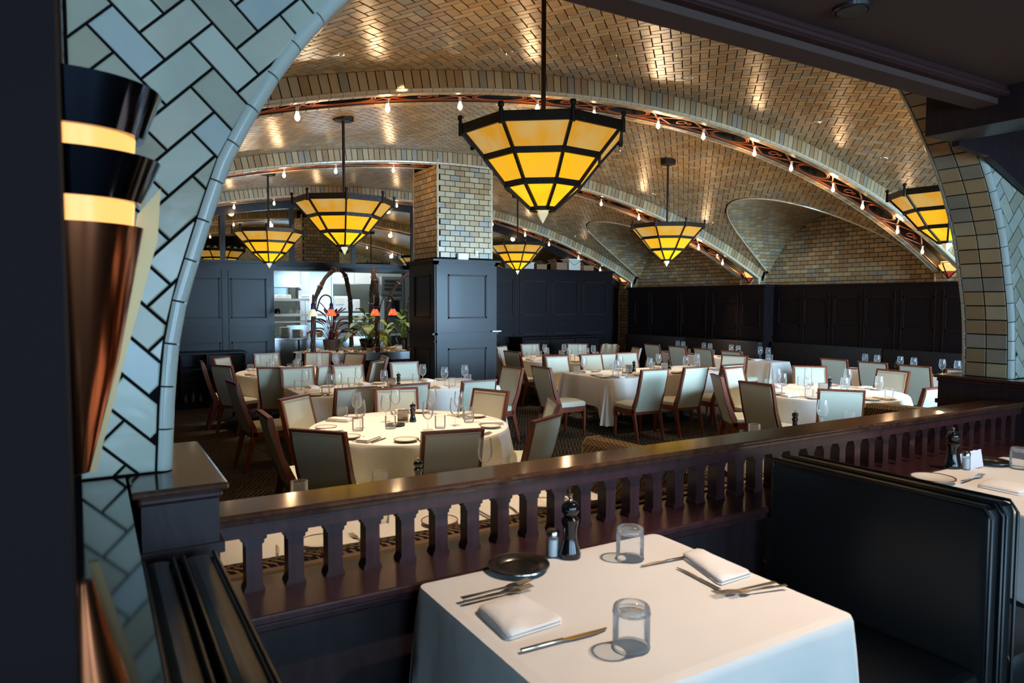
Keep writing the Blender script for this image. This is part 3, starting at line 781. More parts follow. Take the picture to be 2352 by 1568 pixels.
# outer shell of the booth area, with tall windows
wf = empty('wall_windows'); struct(wf)
def window_wall(y, x0, x1, wins, parent):
    c = MB(); c.box(x0, x1, y - .15, y, .4, .8); c.box(x0, x1, y - .15, y, 2.72, 2.9)
    e = [x0] + [v for w_ in wins for v in w_] + [x1]
    for k in range(0, len(e), 2): c.box(e[k], e[k + 1], y - .15, y, .8, 2.72)
    c.build('wall_core', 'post', parent)
    for a_, b2 in wins:
        g = MB()
        for t_ in range(5): xx = a_ + (b2 - a_) * t_ / 4; g.box(xx - .02, xx + .02, y - .06, y - .02, .8, 2.72)
        g.box(a_, b2, y - .06, y - .02, 2.1, 2.14); g.build('window_frame', 'post', parent)
window_wall(-4.6, -4.6, 5.2, [(-4.5, -1.9), (-.9, 2.1), (2.9, 4.9)], wf)
window_wall(-4.6, 5.2, 12.2, [(5.6, 7.6), (7.9, 9.9), (10.0, 12.0)], wf)
struct(MB().box(5.02, 5.2, -4.75, 1.80, .3, 2.9).build('wall_light_block', 'post'))  # unseen wall added to keep the right window light off the pier
struct(MB().box(-4.75, -4.6, -4.75, 1.95, .3, 2.9).build('wall_booths_left', 'post'))
struct(MB().box(12.2, 12.35, -4.75, 2.4, 0, 4.3).build('wall_booths_right', 'post'))
struct(MB().box(-1.9, 12.2, 1.95, 2.2, 4.2, 4.3).build('trim_front_head', 'grout'))

# ================================================================== KITCHEN behind the opening
kx = empty('wall_kitchen'); struct(kx)
k = MB(); k.box(-.6, 9, 18.3, 18.4, 0, 3.3); k.box(-.7, -.6, 14.6, 18.4, 0, 3.3); k.box(9, 9.1, 14.6, 18.4, 0, 3.3); k.box(-.6, 9, 14.6, 18.4, 3.22, 3.3)
k.build('wall_core', 'kitchen_wall', kx)
def thing(name, label, cat, loc=(0, 0, 0), rz=0, group=None): return tag(empty(name, loc, rz), label, cat, group)
t = thing('extractor_hood', 'grey steel extractor hood at the left of the kitchen opening', 'hood')
MB().box(3.2, 4.26, 17.0, 17.8, 2.24, 2.9).build('canopy', 'steel', t); MB().box(3.18, 4.28, 16.96, 17.02, 2.2, 2.26).build('lip', 'steel', t)
MB().box(3.2, 4.2, 17.7, 17.75, 1.9, 2.2).build('backsplash', 'steel_wall', t)
t = thing('steel_column', 'pale steel column right of the extractor hood', 'column'); MB().rbox(4.28, 4.5, 17.1, 17.5, 0, 3.2, .01).build('casing', 'white', t); MB().box(4.27, 4.51, 17.08, 17.1, 2.0, 2.03).build('joint_strip', 'steel', t)
t = thing('walk_in_door', 'bluish brushed steel panel behind the red-leaved plant', 'door'); MB().box(4.53, 5.07, 17.2, 17.3, 0, 2.62).build('panel_face', 'steel_wall', t); MB().box(4.5, 4.53, 17.16, 17.3, 0, 2.65).box(5.07, 5.1, 17.16, 17.3, 0, 2.65).box(4.5, 5.1, 17.16, 17.3, 2.62, 2.66).build('door_frame', 'white', t); MB().box(4.98, 5.0, 17.16, 17.2, 1.2, 1.5).build('door_handle', 'steel', t)
t = thing('wall_cupboard', 'white wall cupboard high in the kitchen', 'cupboard'); MB().box(5.1, 6.3, 17.4, 17.8, 2.29, 2.75).build('carcass', 'white', t)
for a in (5.12, 5.72): MB().box(a, a + .57, 17.37, 17.4, 2.31, 2.73).build('cupboard_door', 'white', t)
t = thing('label_printer', 'white boxy machine under the kitchen cupboard', 'machine'); MB().rbox(5.1, 5.5, 17.1, 17.5, 1.62, 2.0, .02).rbox(5.5, 5.78, 17.15, 17.5, 1.62, 1.92, .02).build('housing', 'white', t); MB().box(5.14, 5.34, 17.08, 17.1, 1.8, 1.95).build('front_panel', 'porcelain', t)
t = thing('bread_oven', 'tall steel oven with dark slatted hood in the kitchen', 'oven'); MB().box(6.35, 7.1, 17.2, 17.9, 0, 2.05).build('oven_body', 'steel_wall', t)
MB().box(6.33, 7.15, 17.1, 17.9, 2.05, 2.5).build('hood', 'steel', t)
for i in range(3): MB().box(6.4, 7.08, 17.07, 17.1, 2.17 + i * .1, 2.22 + i * .1).build('slat', 'black', t)
MB().box(6.42, 7.03, 17.17, 17.2, 1.1, 1.95).build('oven_door', 'steel', t); MB().box(6.5, 6.82, 17.15, 17.17, 1.5, 1.9).build('oven_window', 'black_gloss', t); MB().box(6.9, 6.93, 17.12, 17.16, 1.2, 1.9).build('door_handle', 'steel', t)
t = thing('pass_shelf', 'white stainless pass shelving with two levels', 'shelf')
for (a, b_, z, h) in ((3.1, 4.22, 1.88, .05), (3.1, 5.9, 1.54, .05), (3.1, 5.9, 1.40, .03)): MB().box(a, b_, 16.0, 16.45, z, z + h).build('shelf_board', 'white', t)
for x in (3.3, 4.2, 5.6): MB().box(x - .02, x + .02, 16.2, 16.24, 1.0, 1.9 if x < 5 else 1.6).build('upright', 'steel', t)
t = thing('kitchen_counter', 'long stainless steel kitchen counter under the pass shelf', 'counter'); MB().box(2.9, 6.4, 15.2, 16.3, 1.06, 1.10).build('worktop', 'steel', t)
for a in (2.92, 3.8, 4.68, 5.56): MB().box(a, a + .84, 15.24, 16.2, .3, 1.05).build('cabinet_front', 'steel', t)
for (n, x, y, cnt, z) in (('left', 3.54, 15.45, 9, 1.10), ('right', 3.78, 15.42, 7, 1.10)):
    for i in range(cnt):
        r_ = .115
        o = MB().lathe([(0, 0), (r_ * .6, 0), (r_, .022), (r_, .026), (r_ * .6, .006), (0, .006)], 20, (0, 0, 0)).build('bowl', 'porcelain', None, (x + .002 * (i % 2), y, z + i * .0245), smooth=True)
        tag(o, '%s white bowl of the %s stack on the kitchen counter' % (TH[i] if i < cnt - 1 else 'topmost', n), 'bowl', 'bowls in the %s stack' % n)
t = thing('green_bag', 'green plastic bag at the left end of the kitchen counter', 'bag'); MB().lathe([(0, 0), (.09, .005), (.11, .06), (.08, .13), (.03, .16), (.0, .165)], 14, caps=False).build('sack', 'green_bag', t, smooth=True); t.location = (3.24, 15.4, 1.10); MB().tube([(0, 0, .16), (.02, .01, .18), (.04, 0, .17)], .01, 6).build('knot', 'green_bag', t)
t = thing('steel_box', 'open grey box behind the bowls on the kitchen counter', 'box'); MB().box(3.76, 4.2, 16.05, 16.2, 1.1, 1.32).box(3.72, 4.22, 16.02, 16.22, 1.3, 1.34).build('tray_body', 'steel', t)
for i, (x, z) in enumerate(((4.24, 1.10), (4.57, 1.10))):
    t = thing('orange_scoop', 'orange plastic handle %s the vine post' % ('left of the red plant, close to' if i == 0 else 'right of the red plant, beyond'), 'utensil', (x, 15.3, z)); MB().rbox(-.05, .05, -.03, .03, 0, .1, .01).build('handle', 'orange', t); MB().rbox(.03, .07, -.02, .02, .02, .14, .01).build('spout', 'orange', t)
t = thing('paper_sheets', 'loose stack of white papers behind the green plant', 'papers', (4.9, 15.6, 1.10))
for i in range(6): MB().box(-.32, .32, -.14, .14, i * .02, i * .02 + .014).build('sheet', 'white', t, (.02 * sin(i * 2), .01 * i, 0), .08 * sin(i * 3))
t = thing('folded_towels', 'white folded cloths on the upper pass shelf', 'towels', (3.64, 16.2, 1.93))
for i in range(4): MB().rbox(-.2 + i * .09, -.1 + i * .1, -.12, .12, 0, .07 + .02 * (i % 2), .02).build('towel', 'napkin', t)
t = thing('squeeze_bottle', 'white bottle with blue cap on the upper pass shelf', 'bottle', (4.06, 16.2, 1.93)); MB().lathe([(.0, 0), (.035, 0), (.035, .17), (.02, .2)], 14, caps=True).build('body', 'white', t, smooth=True); MB().lathe([(.03, .19), (.03, .22), (0, .225)], 14, caps=True).build('bottle_cap', 'blue', t)
t = thing('coffee_pot', 'dark rounded pot on the lower pass shelf', 'pot', (3.56, 16.2, 1.59)); MB().lathe([(0, 0), (.07, 0), (.075, .05), (.05, .12), (0, .13)], 16).build('body', 'black_gloss', t, smooth=True); MB().box(-.1, -.06, -.01, .01, .03, .1).build('handle', 'black', t)
for i in range(3):
    t = thing('saute_pan', 'dark pan on the left kitchen shelf, ' + ORD[i], 'pan', (3.42 + i * .24, 16.9, 1.93), 0, 'dark pans on the kitchen shelf'); MB().lathe([(0, 0), (.07, 0), (.09, .04), (.085, .04), (.067, .008), (0, .008)], 16).build('pan_bowl', 'black', t, smooth=True); MB().box(-.01, .01, .08, .22, .03, .04).build('handle', 'black', t)
MB().box(3.1, 4.22, 16.6, 17.1, 1.88, 1.92).build('shelf_board', 'white', D.objects['pass_shelf'])
for i, (x, z) in enumerate(((3.98, 1.58), (4.06, 1.58), (3.84, 1.58))):
    t = thing('stemmed_glass', 'glass upside down on the lower pass shelf, ' + ['middle one', 'rightmost', 'leftmost'][i], 'glass', (x, 16.12, z), 0, 'upturned glasses on the pass shelf'); MB().lathe([(.04, 0), (.045, .05), (.02, .1), (.004, .11), (.004, .15), (.03, .155)], 14).build('glass_bowl', 'glass', t, smooth=True)

# ================================================================== DISPLAY counter with vines, lamps and plants
t = thing('display_counter', 'oval steel display counter heaped with crumpled white paper before the kitchen', 'counter', (4.78, 13.15, 0))
el = lambda a, b_, z, n=48: [(a * cos(2 * PI * i / n), b_ * sin(2 * PI * i / n), z) for i in range(n)]
MB().rings([el(1.56, .66, .80), el(1.62, .70, .80), el(1.62, .70, .94), el(1.56, .66, .94)], False).build('rim', 'steel', t, smooth=True)
MB().rings([el(1.45, .55, 0), el(1.45, .55, .8)], True).build('base', 'black_gloss', t, smooth=True)
MB().rings([el(1.75, .80, .66), el(1.75, .80, .72)], True).build('lower_ledge', 'black_gloss', t)
MB().rings([el(1.57, .67, .82), el(1.57, .67, .90)], True).build('bed', 'paper', t)
pp = MB(); rnd = random.Random(3)
for i in range(190):
    a = rnd.random() * 2 * PI; q = sqrt(rnd.random()) * .95; x, y = 1.52 * q * cos(a), .62 * q * sin(a); s = .05 + rnd.random() * .06; z = .9 + (1 - q) * .06
    pts = [(x + rnd.uniform(-s, s), y + rnd.uniform(-s, s), z + rnd.uniform(-.01, s)) for _ in range(9)]
    for j in range(7): pp.add([pts[j], pts[(j + 1) % 9], pts[(j + 2) % 9], pts[8]], [(0, 1, 2), (0, 2, 3), (1, 3, 2), (0, 3, 1)])
tag(pp.build('crumpled_paper', 'paper', t), kind='stuff')
def catmull(P, n=10):
    P = [Vector(p) for p in P]; Q = [P[0]] + P + [P[-1]]; out = []
    for i in range(1, len(Q) - 2):
        for k in range(n):
            u = k / n; p0, p1, p2, p3 = Q[i - 1], Q[i], Q[i + 1], Q[i + 2]
            out.append(.5 * ((2 * p1) + (p2 - p0) * u + (2 * p0 - 5 * p1 + 4 * p2 - p3) * u * u + (3 * p1 - p0 - 3 * p2 + p3) * u ** 3))
    return out + [P[-1]]
def vine(pts, label, r=.034):
    t = thing('vine_arch', label, 'arch', (0, 0, 0)); C = catmull(pts)
    for k in range(5):
        ph = k * 2 * PI / 5; path = []
        for i, p in enumerate(C):
            a = ph + i * .35; w_ = r * (.8 + .25 * sin(i * .9 + k)); path.append((p.x + w_ * cos(a), p.y + w_ * sin(a), p.z + .01 * sin(i + k)))
        MB().tube(path, lambda u: r * .52, 6).build('vine_stem', 'vine', t, smooth=True)
    for i in range(6, len(C), 11):
        p = C[i]; d = (C[min(i + 1, len(C) - 1)] - C[i - 1]).normalized(); a = d.orthogonal().normalized(); b_ = d.cross(a)
        MB().tube([tuple(p + (a * cos(q * PI / 6) + b_ * sin(q * PI / 6)) * r * 1.5) for q in range(13)], .007, 5).build('binding', 'brass', t)
    return t
VA = vine([(3.37, 12.6, .7), (3.38, 12.6, 1.2), (3.40, 12.6, 1.8), (3.60, 12.78, 2.2), (3.98, 13.25, 2.48), (4.28, 13.6, 2.38), (4.44, 13.82, 1.95), (4.46, 13.82, 1.3), (4.46, 13.82, .8)], 'twisted dark vine arch over the red-leaved plant')
VB = vine([(4.57, 12.6, .7), (4.57, 12.6, 1.3), (4.57, 12.6, 1.95), (4.60, 12.8, 2.3), (4.70, 13.15, 2.49), (4.82, 13.5, 2.35), (4.88, 13.8, 1.9), (4.87, 13.8, 1.2), (4.87, 13.8, .8)], 'narrow twisted vine arch with two red-shaded lamps')
VC = vine([(5.10, 13.45, .8), (5.10, 13.45, 1.6), (5.16, 13.45, 1.98), (5.36, 13.4, 2.30), (5.62, 13.35, 2.46), (6.0, 13.2, 2.4), (6.2, 13.1, 1.9), (6.2, 13.1, .8)], 'twisted vine arch running behind the pillar')
VD = vine([(5.33, 12.95, .8), (5.33, 12.95, 1.6), (5.38, 12.95, 1.95), (5.52, 12.9, 2.17), (5.8, 12.85, 2.3), (6.0, 12.8, 2.1), (6.1, 12.8, .8)], 'lower twisted vine arch beside the pillar', .026)
def vlamp(x, y, bx_, by_, label, red=True):
    t = thing('vine_lamp', label, 'lamp', (x, y, 1.62), 0, 'red glass lamps of the display')
    dx, dy = bx_ - x, by_ - y
    MB().tube(catmull([(dx, dy, .08), (dx * .75, dy * .75, .30), (dx * .4, dy * .4, .37), (dx * .05, dy * .05, .33), (0, 0, .23)], 5), .014, 6).build('arm', 'vine', t)
    MB().lathe([(.0, .235), (.02, .23), (.032, .2), (.03, .175)], 14).build('lamp_holder', 'iron', t, smooth=True)
    MB().lathe([(.028, .18), (.034, .15), (.036, .12)], 14).build('neck', 'blue_shade', t, smooth=True)
    MB().lathe([(.036, .12), (.06, .08), (.082, .03), (.086, .0), (.08, .0), (.055, .08), (.03, .12)], 18).build('lamp_shade', 'red_shade' if red else 'crystal', t, smooth=True)
    point('vine_lamp_glow', (x, y, 1.62), .7, (1, .5, .25), .03)
vlamp(3.31, 12.35, 3.40, 12.58, 'speckled red glass lamp left of the first vine post', False)
vlamp(3.68, 12.5, 3.45, 12.62, 'glowing orange-red glass lamp before the red-leaved plant')
vlamp(4.46, 12.4, 4.55, 12.58, 'orange-red glass lamp left of the narrow vine post')
vlamp(4.86, 12.55, 4.62, 12.62, 'whitish red-rimmed glass lamp right of the narrow vine post')
def leaf(mb, base, d, ln, wd, droop, n=6):
    base = Vector(base); d = Vector(d).normalized(); sd = d.cross(Vector((0, 0, 1)));
    sd = sd.normalized() if sd.length > .05 else Vector((1, 0, 0)); L_, R_, C_ = [], [], []
    for i in range(n + 1):
        u = i / n; p = base + d * ln * u + Vector((0, 0, -droop * u * u * ln)); w_ = wd * sin(PI * min(.98, u * .93 + .05)) ** .8
        C_.append(p + Vector((0, 0, -.01))); L_.append(p + sd * w_ + Vector((0, 0, .012))); R_.append(p - sd * w_ + Vector((0, 0, .012)))
    vs = L_ + C_ + R_; m_ = n + 1; fs = []
    for i in range(n): fs += [(i, i + 1, m_ + i + 1, m_ + i), (m_ + i, m_ + i + 1, 2 * m_ + i + 1, 2 * m_ + i)]
    mb.add([tuple(v) for v in vs], fs)
def plant(x, y, pot_mat, label, mat, n, ln, wd, h, seed, spread_, droop, slat=False):
    rnd = random.Random(seed); t = thing('potted_plant', label, 'plant', (x, y, .93))
    MB().lathe([(0, 0), (.115, 0), (.15, .2), (.158, .2), (.158, .235), (.14, .235), (.13, .2), (0, .2)], 20).build('pot', pot_mat, t, smooth=True)
    if slat:
        for i in range(16): a = i * PI / 8; MB().bar((.118 * cos(a), .118 * sin(a), .01), (.153 * cos(a), .153 * sin(a), .195), .014, .004, (cos(a), sin(a), 0)).build('slat', pot_mat, t)
    st = MB()
    for i in range(n):
        a = i * 2.4 + rnd.random() * .5; q = (i + .5) / n; top = (.05 + spread_ * .35 * (1 - q)) ; hz = .22 + h * (.25 + .75 * q) * (.8 + .3 * rnd.random())
        p1 = (top * cos(a), top * sin(a), hz); st.tube([(.03 * cos(a), .03 * sin(a), .2), (top * .4 * cos(a), top * .4 * sin(a), hz * .6), p1], .006, 5)
        lf = MB(); el_ = .2 + .9 * q; leaf(lf, p1, (cos(a) * cos(el_), sin(a) * cos(el_), sin(el_)), ln * (.8 + .4 * rnd.random()), wd * (.8 + .4 * rnd.random()), droop * (1.2 - .6 * q))
        lf.build('leaf', mat, t, smooth=True)
    st.build('stems', mat, t)
plant(3.86, 13.12, 'pottery', 'crimson-leaved plant in a slatted brown pot on the display', 'leaf_red', 24, .30, .045, .50, 5, .5, .35, True)
plant(4.52, 13.0, 'black_gloss', 'broad green-leaved plant in a black pot between the vine arches', 'leaf', 18, .34, .12, .46, 8, .5, 1.0)
plant(5.32, 13.15, 'black_gloss', 'green-leaved plant in a black pot next to the tiled pillar', 'leaf', 16, .36, .115, .46, 12, .55, 1.1)

# ================================================================== service cabinets and things on the partition
def open_cabinet(name, label, x0, x1, y0, y1, h, openings):
    t = thing(name, label, 'cabinet')
    MB().rbox(x0 - .03, x1 + .03, y0 - .04, y1, h - .035, h, .006).build('top', 'panel', t)
    c = MB(); c.box(x0, x1, y1 - .03, y1, .1, h - .035)
    for a, b_, is_open in openings:
        c.box(a, a + .03, y0, y1, .1, h - .035)
        if is_open:
            for z in (.42, .68): MB().box(a + .03, b_ - .0, y0 + .02, y1 - .03, z, z + .02).build('shelf', 'panel', t)
        else:
            d = MB(); d.box(a + .035, b_ - .005, y0 - .018, y0, .14, h - .05); d.box(a + .10, b_ - .07, y0 - .024, y0 - .018, .2, h - .12); dd = d.build('cabinet_door', 'panel', t); MB().tube([(b_ - .04, y0 - .04, .6), (b_ - .04, y0 - .04, .72)], .006, 6).build('handle', 'iron', dd)
    c.box(x1 - .03, x1, y0, y1, .1, h - .035); c.box(x0, x1, y0, y1, .08, .12); c.box(x0 + .02, x1 - .02, y0 + .04, y1, 0, .08)
    c.build('body', 'panel', t); return t
open_cabinet('service_cabinet', 'dark wooden service cabinet with open shelves by the left partition', .1, 2.36, 13.35, 13.87, .98, [(.1, .7, False), (.7, 1.3, True), (1.3, 1.72, True), (1.72, 2.36, False)])
open_cabinet('service_counter', 'long dark service counter against the right partition', 8.2, 10.3, 13.35, 13.87, 1.08, [(8.2, 8.9, False), (8.9, 9.6, False), (9.6, 10.3, False)])
for i, (x, h_) in enumerate(((1.38, .13), (1.50, .17), (1.62, .11))):
    t = thing('cruet_bottle', ['small dark bottle', 'taller dark bottle', 'short dark bottle'][i] + ' on the bottom shelf of the service cabinet', 'bottle', (x, 13.45, .12)); MB().lathe([(0, 0), (.025, 0), (.025, h_ * .6), (.01, h_ * .8), (.01, h_)], 12, caps=True).build('body', 'glass', t, smooth=True); MB().lathe([(.012, h_), (.012, h_ + .015)], 10, caps=True).build('stopper', 'silver', t)
def carton(x0, x1, z1, y, label, mat, name='cardboard_box', flaps=True):
    t = thing(name, label, 'box', ((x0 + x1) / 2, y, 2.632)); w_ = (x1 - x0) / 2
    MB().box(-w_, w_, -.13, .13, 0, z1).build('body', mat, t)
    if flaps:
        MB().bar((-w_, 0, z1), (-w_ - .06, 0, z1 + .07), .13, .003, (0, 0, 1)).build('flap', mat, t); MB().bar((w_, 0, z1), (w_ + .07, 0, z1 + .03), .13, .003, (0, 0, 1)).build('flap', mat, t)
    else: MB().box(-w_ - .01, w_ + .01, -.14, .14, z1 - .03, z1).build('lid', mat, t)
carton(8.62, 8.92, .16, 14.15, 'cream lidded box at the left on top of the right partition', 'plastic', 'lidded_box', False)
carton(9.0, 9.28, .12, 14.15, 'low brown cardboard box beside the cream box on the partition', 'cardboard')
carton(9.56, 9.86, .18, 14.15, 'brown cardboard box left of the white bucket on the partition', 'cardboard')
carton(10.36, 10.66, .13, 14.15, 'small brown cardboard box right of the white bucket', 'cardboard')
t = thing('storage_bucket', 'square milky white storage bucket on top of the right partition', 'bucket', (10.08, 14.15, 2.632)); MB().rbox(-.17, .17, -.15, .15, 0, .25, .02).build('tub', 'plastic', t); MB().rbox(-.2, .2, -.17, .17, .25, .275, .01).build('lid', 'white', t); MB().tube([(-.18, -.16, .22), (-.02, -.165, .12), (.17, -.16, .24)], .004, 5).build('handle', 'steel', t)
t = thing('wall_sensor', 'small white sensor box on the ledge of the tiled pillar', 'sensor', (4.98, 9.89, 2.53)); MB().rbox(-.09, .09, -.03, .03, 0, .1, .01).build('case', 'white', t); MB().lathe([(0, 0), (.012, 0)], 8, (.05, -.031, .04)).build('lens', 'black', t)
t = thing('wall_switch', 'small grey switch plate on the pillar tiles', 'switch', (5.24, 9.92, 2.60)); MB().box(-.02, .02, -.006, .004, 0, .07).build('plate', 'steel', t); MB().box(-.008, .008, -.012, -.006, .025, .045).build('toggle', 'black', t)
t = thing('door_card', 'thin pale card lying on the pillar chair rail corner', 'card', (5.56, 9.85, 1.405)); MB().box(-.08, .08, -.02, .02, 0, .012).build('sheet', 'card', t); MB().box(-.08, .08, -.02, -.018, .012, .016).build('fold', 'card', t)

# ================================================================== CHANDELIERS
PR = [(.55, 1.09), (.40, .925), (.26, .755), (.085, .605)]
def chandelier():
    t = empty('chandelier', (0, 0, 0)); A0 = rad(30)
    V = lambda k, r, z: (r * cos(A0 + k * PI / 4), r * sin(A0 + k * PI / 4), z)
    for i in range(3):
        (ra, za), (rb, zb) = PR[i], PR[i + 1]
        for k in range(8):
            g = MB(); g.add([V(k, ra - .008, za), V(k + 1, ra - .008, za), V(k + 1, rb - .008, zb), V(k, rb - .008, zb), V(k, ra - .016, za), V(k + 1, ra - .016, za), V(k + 1, rb - .016, zb), V(k, rb - .016, zb)], [(0, 1, 2, 3), (7, 6, 5, 4)])
            g.build('glass_pane', ['amber_top', 'amber_mid', 'amber_low'][i], t)
    for i, (r_, z) in enumerate(PR):
        hh = [.034, .026, .024, .016][i]; b = MB()
        b.rings([[V(k, r_ - .01, z - hh * .8) for k in range(8)], [V(k, r_ + .008, z - hh * .8) for k in range(8)], [V(k, r_ + .008, z + hh) for k in range(8)], [V(k, r_ - .01, z + hh) for k in range(8)]], False)
        b.build('band', 'iron', t)
        if i < 3:
            rv = MB()
            for k in range(8):
                a, c = Vector(V(k, r_ + .008, z)), Vector(V(k + 1, r_ + .008, z))
                nrm = ((a + c) / 2); nrm.z = 0; nrm.normalize()
                for q in range(1, 5):
                    p = a.lerp(c, q / 5) + nrm * .001; u_ = (c - a).normalized() * .006
                    rv.add([tuple(p + u_), tuple(p + Vector((0, 0, .006))), tuple(p - u_), tuple(p - Vector((0, 0, .006))), tuple(p + nrm * .006)], [(0, 1, 4), (1, 2, 4), (2, 3, 4), (3, 0, 4)])
            rv.build('rivets', 'iron', t)
    for k in range(8):
        r_ = MB()
        for i in range(3): r_.bar(V(k, PR[i][0], PR[i][1]), V(k, PR[i + 1][0], PR[i + 1][1]), .009, .009)
        r_.build('rib', 'iron', t)
        f = MB(); f.lathe([(.015, -.04), (.015, .045), (.010, .05), (.0175, .06), (.021, .072), (.017, .086), (.0, .092)], 12, V(k, .555, 1.09), caps=True); f.build('finial', 'iron', t, smooth=True)
    MB().lathe([(.0, .595), (.045, .598), (.045, .575), (.004, .515), (.0, .513)], 4, a0=rad(20)).build('crystal_tip', 'crystal', t)
    for k in range(4): MB().bar(V(k * 2, .54, 1.10), (0, 0, 1.14), .007, .007).build('spoke', 'iron', t)
    return t
ch0 = chandelier()
CH = [(2.60, 3.98, 'large amber glass chandelier hanging in front, nearest the camera'),
      (2.47, 7.85, 'amber glass chandelier hanging in front of the mirrors over the left tables'),
      (2.50, 11.9, 'smaller-looking amber chandelier left of the middle one, before the left mirror'),
      (7.40, 7.95, 'amber glass chandelier hanging over the middle of the right half'),
      (7.25, 12.0, 'farthest amber chandelier, just right of the tiled pillar'),
      (7.55, 4.0, 'amber glass chandelier partly hidden by the right arch pier')]
stems = []
for i, (x, y, lab) in enumerate(CH):
    o = ch0 if i == 0 else copy_tree(ch0)
    o.location = (x, y, EYE); tag(o, lab, 'chandelier', 'amber octagonal chandeliers')
    top = zv(x) - EYE - .01; s = MB(); s.tube([(0, 0, 1.10), (0, 0, top)], .014 if i else .016, 10); s.build('stem', 'iron', o, smooth=True)
    MB().lathe([(.0, top - .035), (.09, top - .035), (.115, top - .028), (.118, top + .03)], 8, a0=rad(30), caps=False).build('ceiling_canopy', 'iron', o)
    point('chandelier_uplight', (x, y, EYE + 1.04), 22, WARM, .05)

# triangular sconces on the pilasters
def sconce(i, y, lab):
    t = thing('wall_sconce', lab, 'sconce', (11.765, y, 2.30), 0, 'triangular amber sconces under the arches')
    A_, B_, C_ = (-.0, -.2, .19), (-.0, .2, .19), (-.20, 0, .19); T_ = (-.02, 0, -.03)
    def lerp(a, b_, u): return tuple(a[k] + (b_[k] - a[k]) * u for k in range(3))
    for (p, q) in ((A_, C_), (C_, B_)):
        p2, q2 = lerp(p, T_, .5), lerp(q, T_, .5)
        MB().add([p, q, q2, p2], [(0, 1, 2, 3)]).build('glass_pane', 'flame', t)
        MB().add([p2, q2, T_], [(0, 1, 2)]).build('glass_tip', 'red_glass', t)
        MB().bar(p2, q2, .008, .008).build('band', 'iron', t)
    for p in (A_, B_, C_): MB().bar((p[0], p[1] * 1.06, p[2] + .012), T_, .008, .008).build('rib', 'iron', t)
    point('sconce_glow', (11.66, y, 2.56), 5.0, (1, .66, .30), .04)
sconce(0, 6.18, 'triangular amber sconce at the foot of the nearest arch, beside the right pier')
sconce(1, 10.16, 'triangular amber and red sconce under the second arch')
sconce(2, 14.16, 'triangular amber sconce under the farthest arch beside the dark partition')

# copper torch sconce by the near post
t = thing('torch_sconce', 'tall copper torch sconce with stacked chrome rims and warm light between them', 'sconce', (-.03, 1.55, EYE))
MB().lathe([(.158, .385), (.126, .30), (.112, .30), (.150, .38)], 40).build('upper_rim', 'chrome', t, smooth=True)
MB().lathe([(.112, .302), (.106, .225)], 40).build('upper_light', 'flame', t, smooth=True)
MB().lathe([(.154, .258), (.120, .180), (.108, .180), (.146, .254)], 40).build('lower_rim', 'chrome', t, smooth=True)
MB().lathe([(.108, .182), (.104, .120)], 40).build('lower_light', 'flame', t, smooth=True)
MB().lathe([(.122, .135), (.074, -.115), (.02, -.325), (.004, -.33)], 40).build('copper_cone', 'copper', t, smooth=True)
MB().prism([(.115, .17), (.158, .225), (.150, .12), (.085, -.12), (.030, -.34), (.012, -.34)], lambda a, c, q: (a, q, c), .06, .07).build('back_fin', 'brass', t)
for z in (.35, .23): MB().lathe([(0, 0), (.005, 0), (.004, .003)], 8, (-.02, -.155, z)).build('rivet', 'steel', t)
MB().tube([(-.02, 0, -.33), (-.02, 0, .9)], .02, 10).build('stem', 'chrome', t, smooth=True)

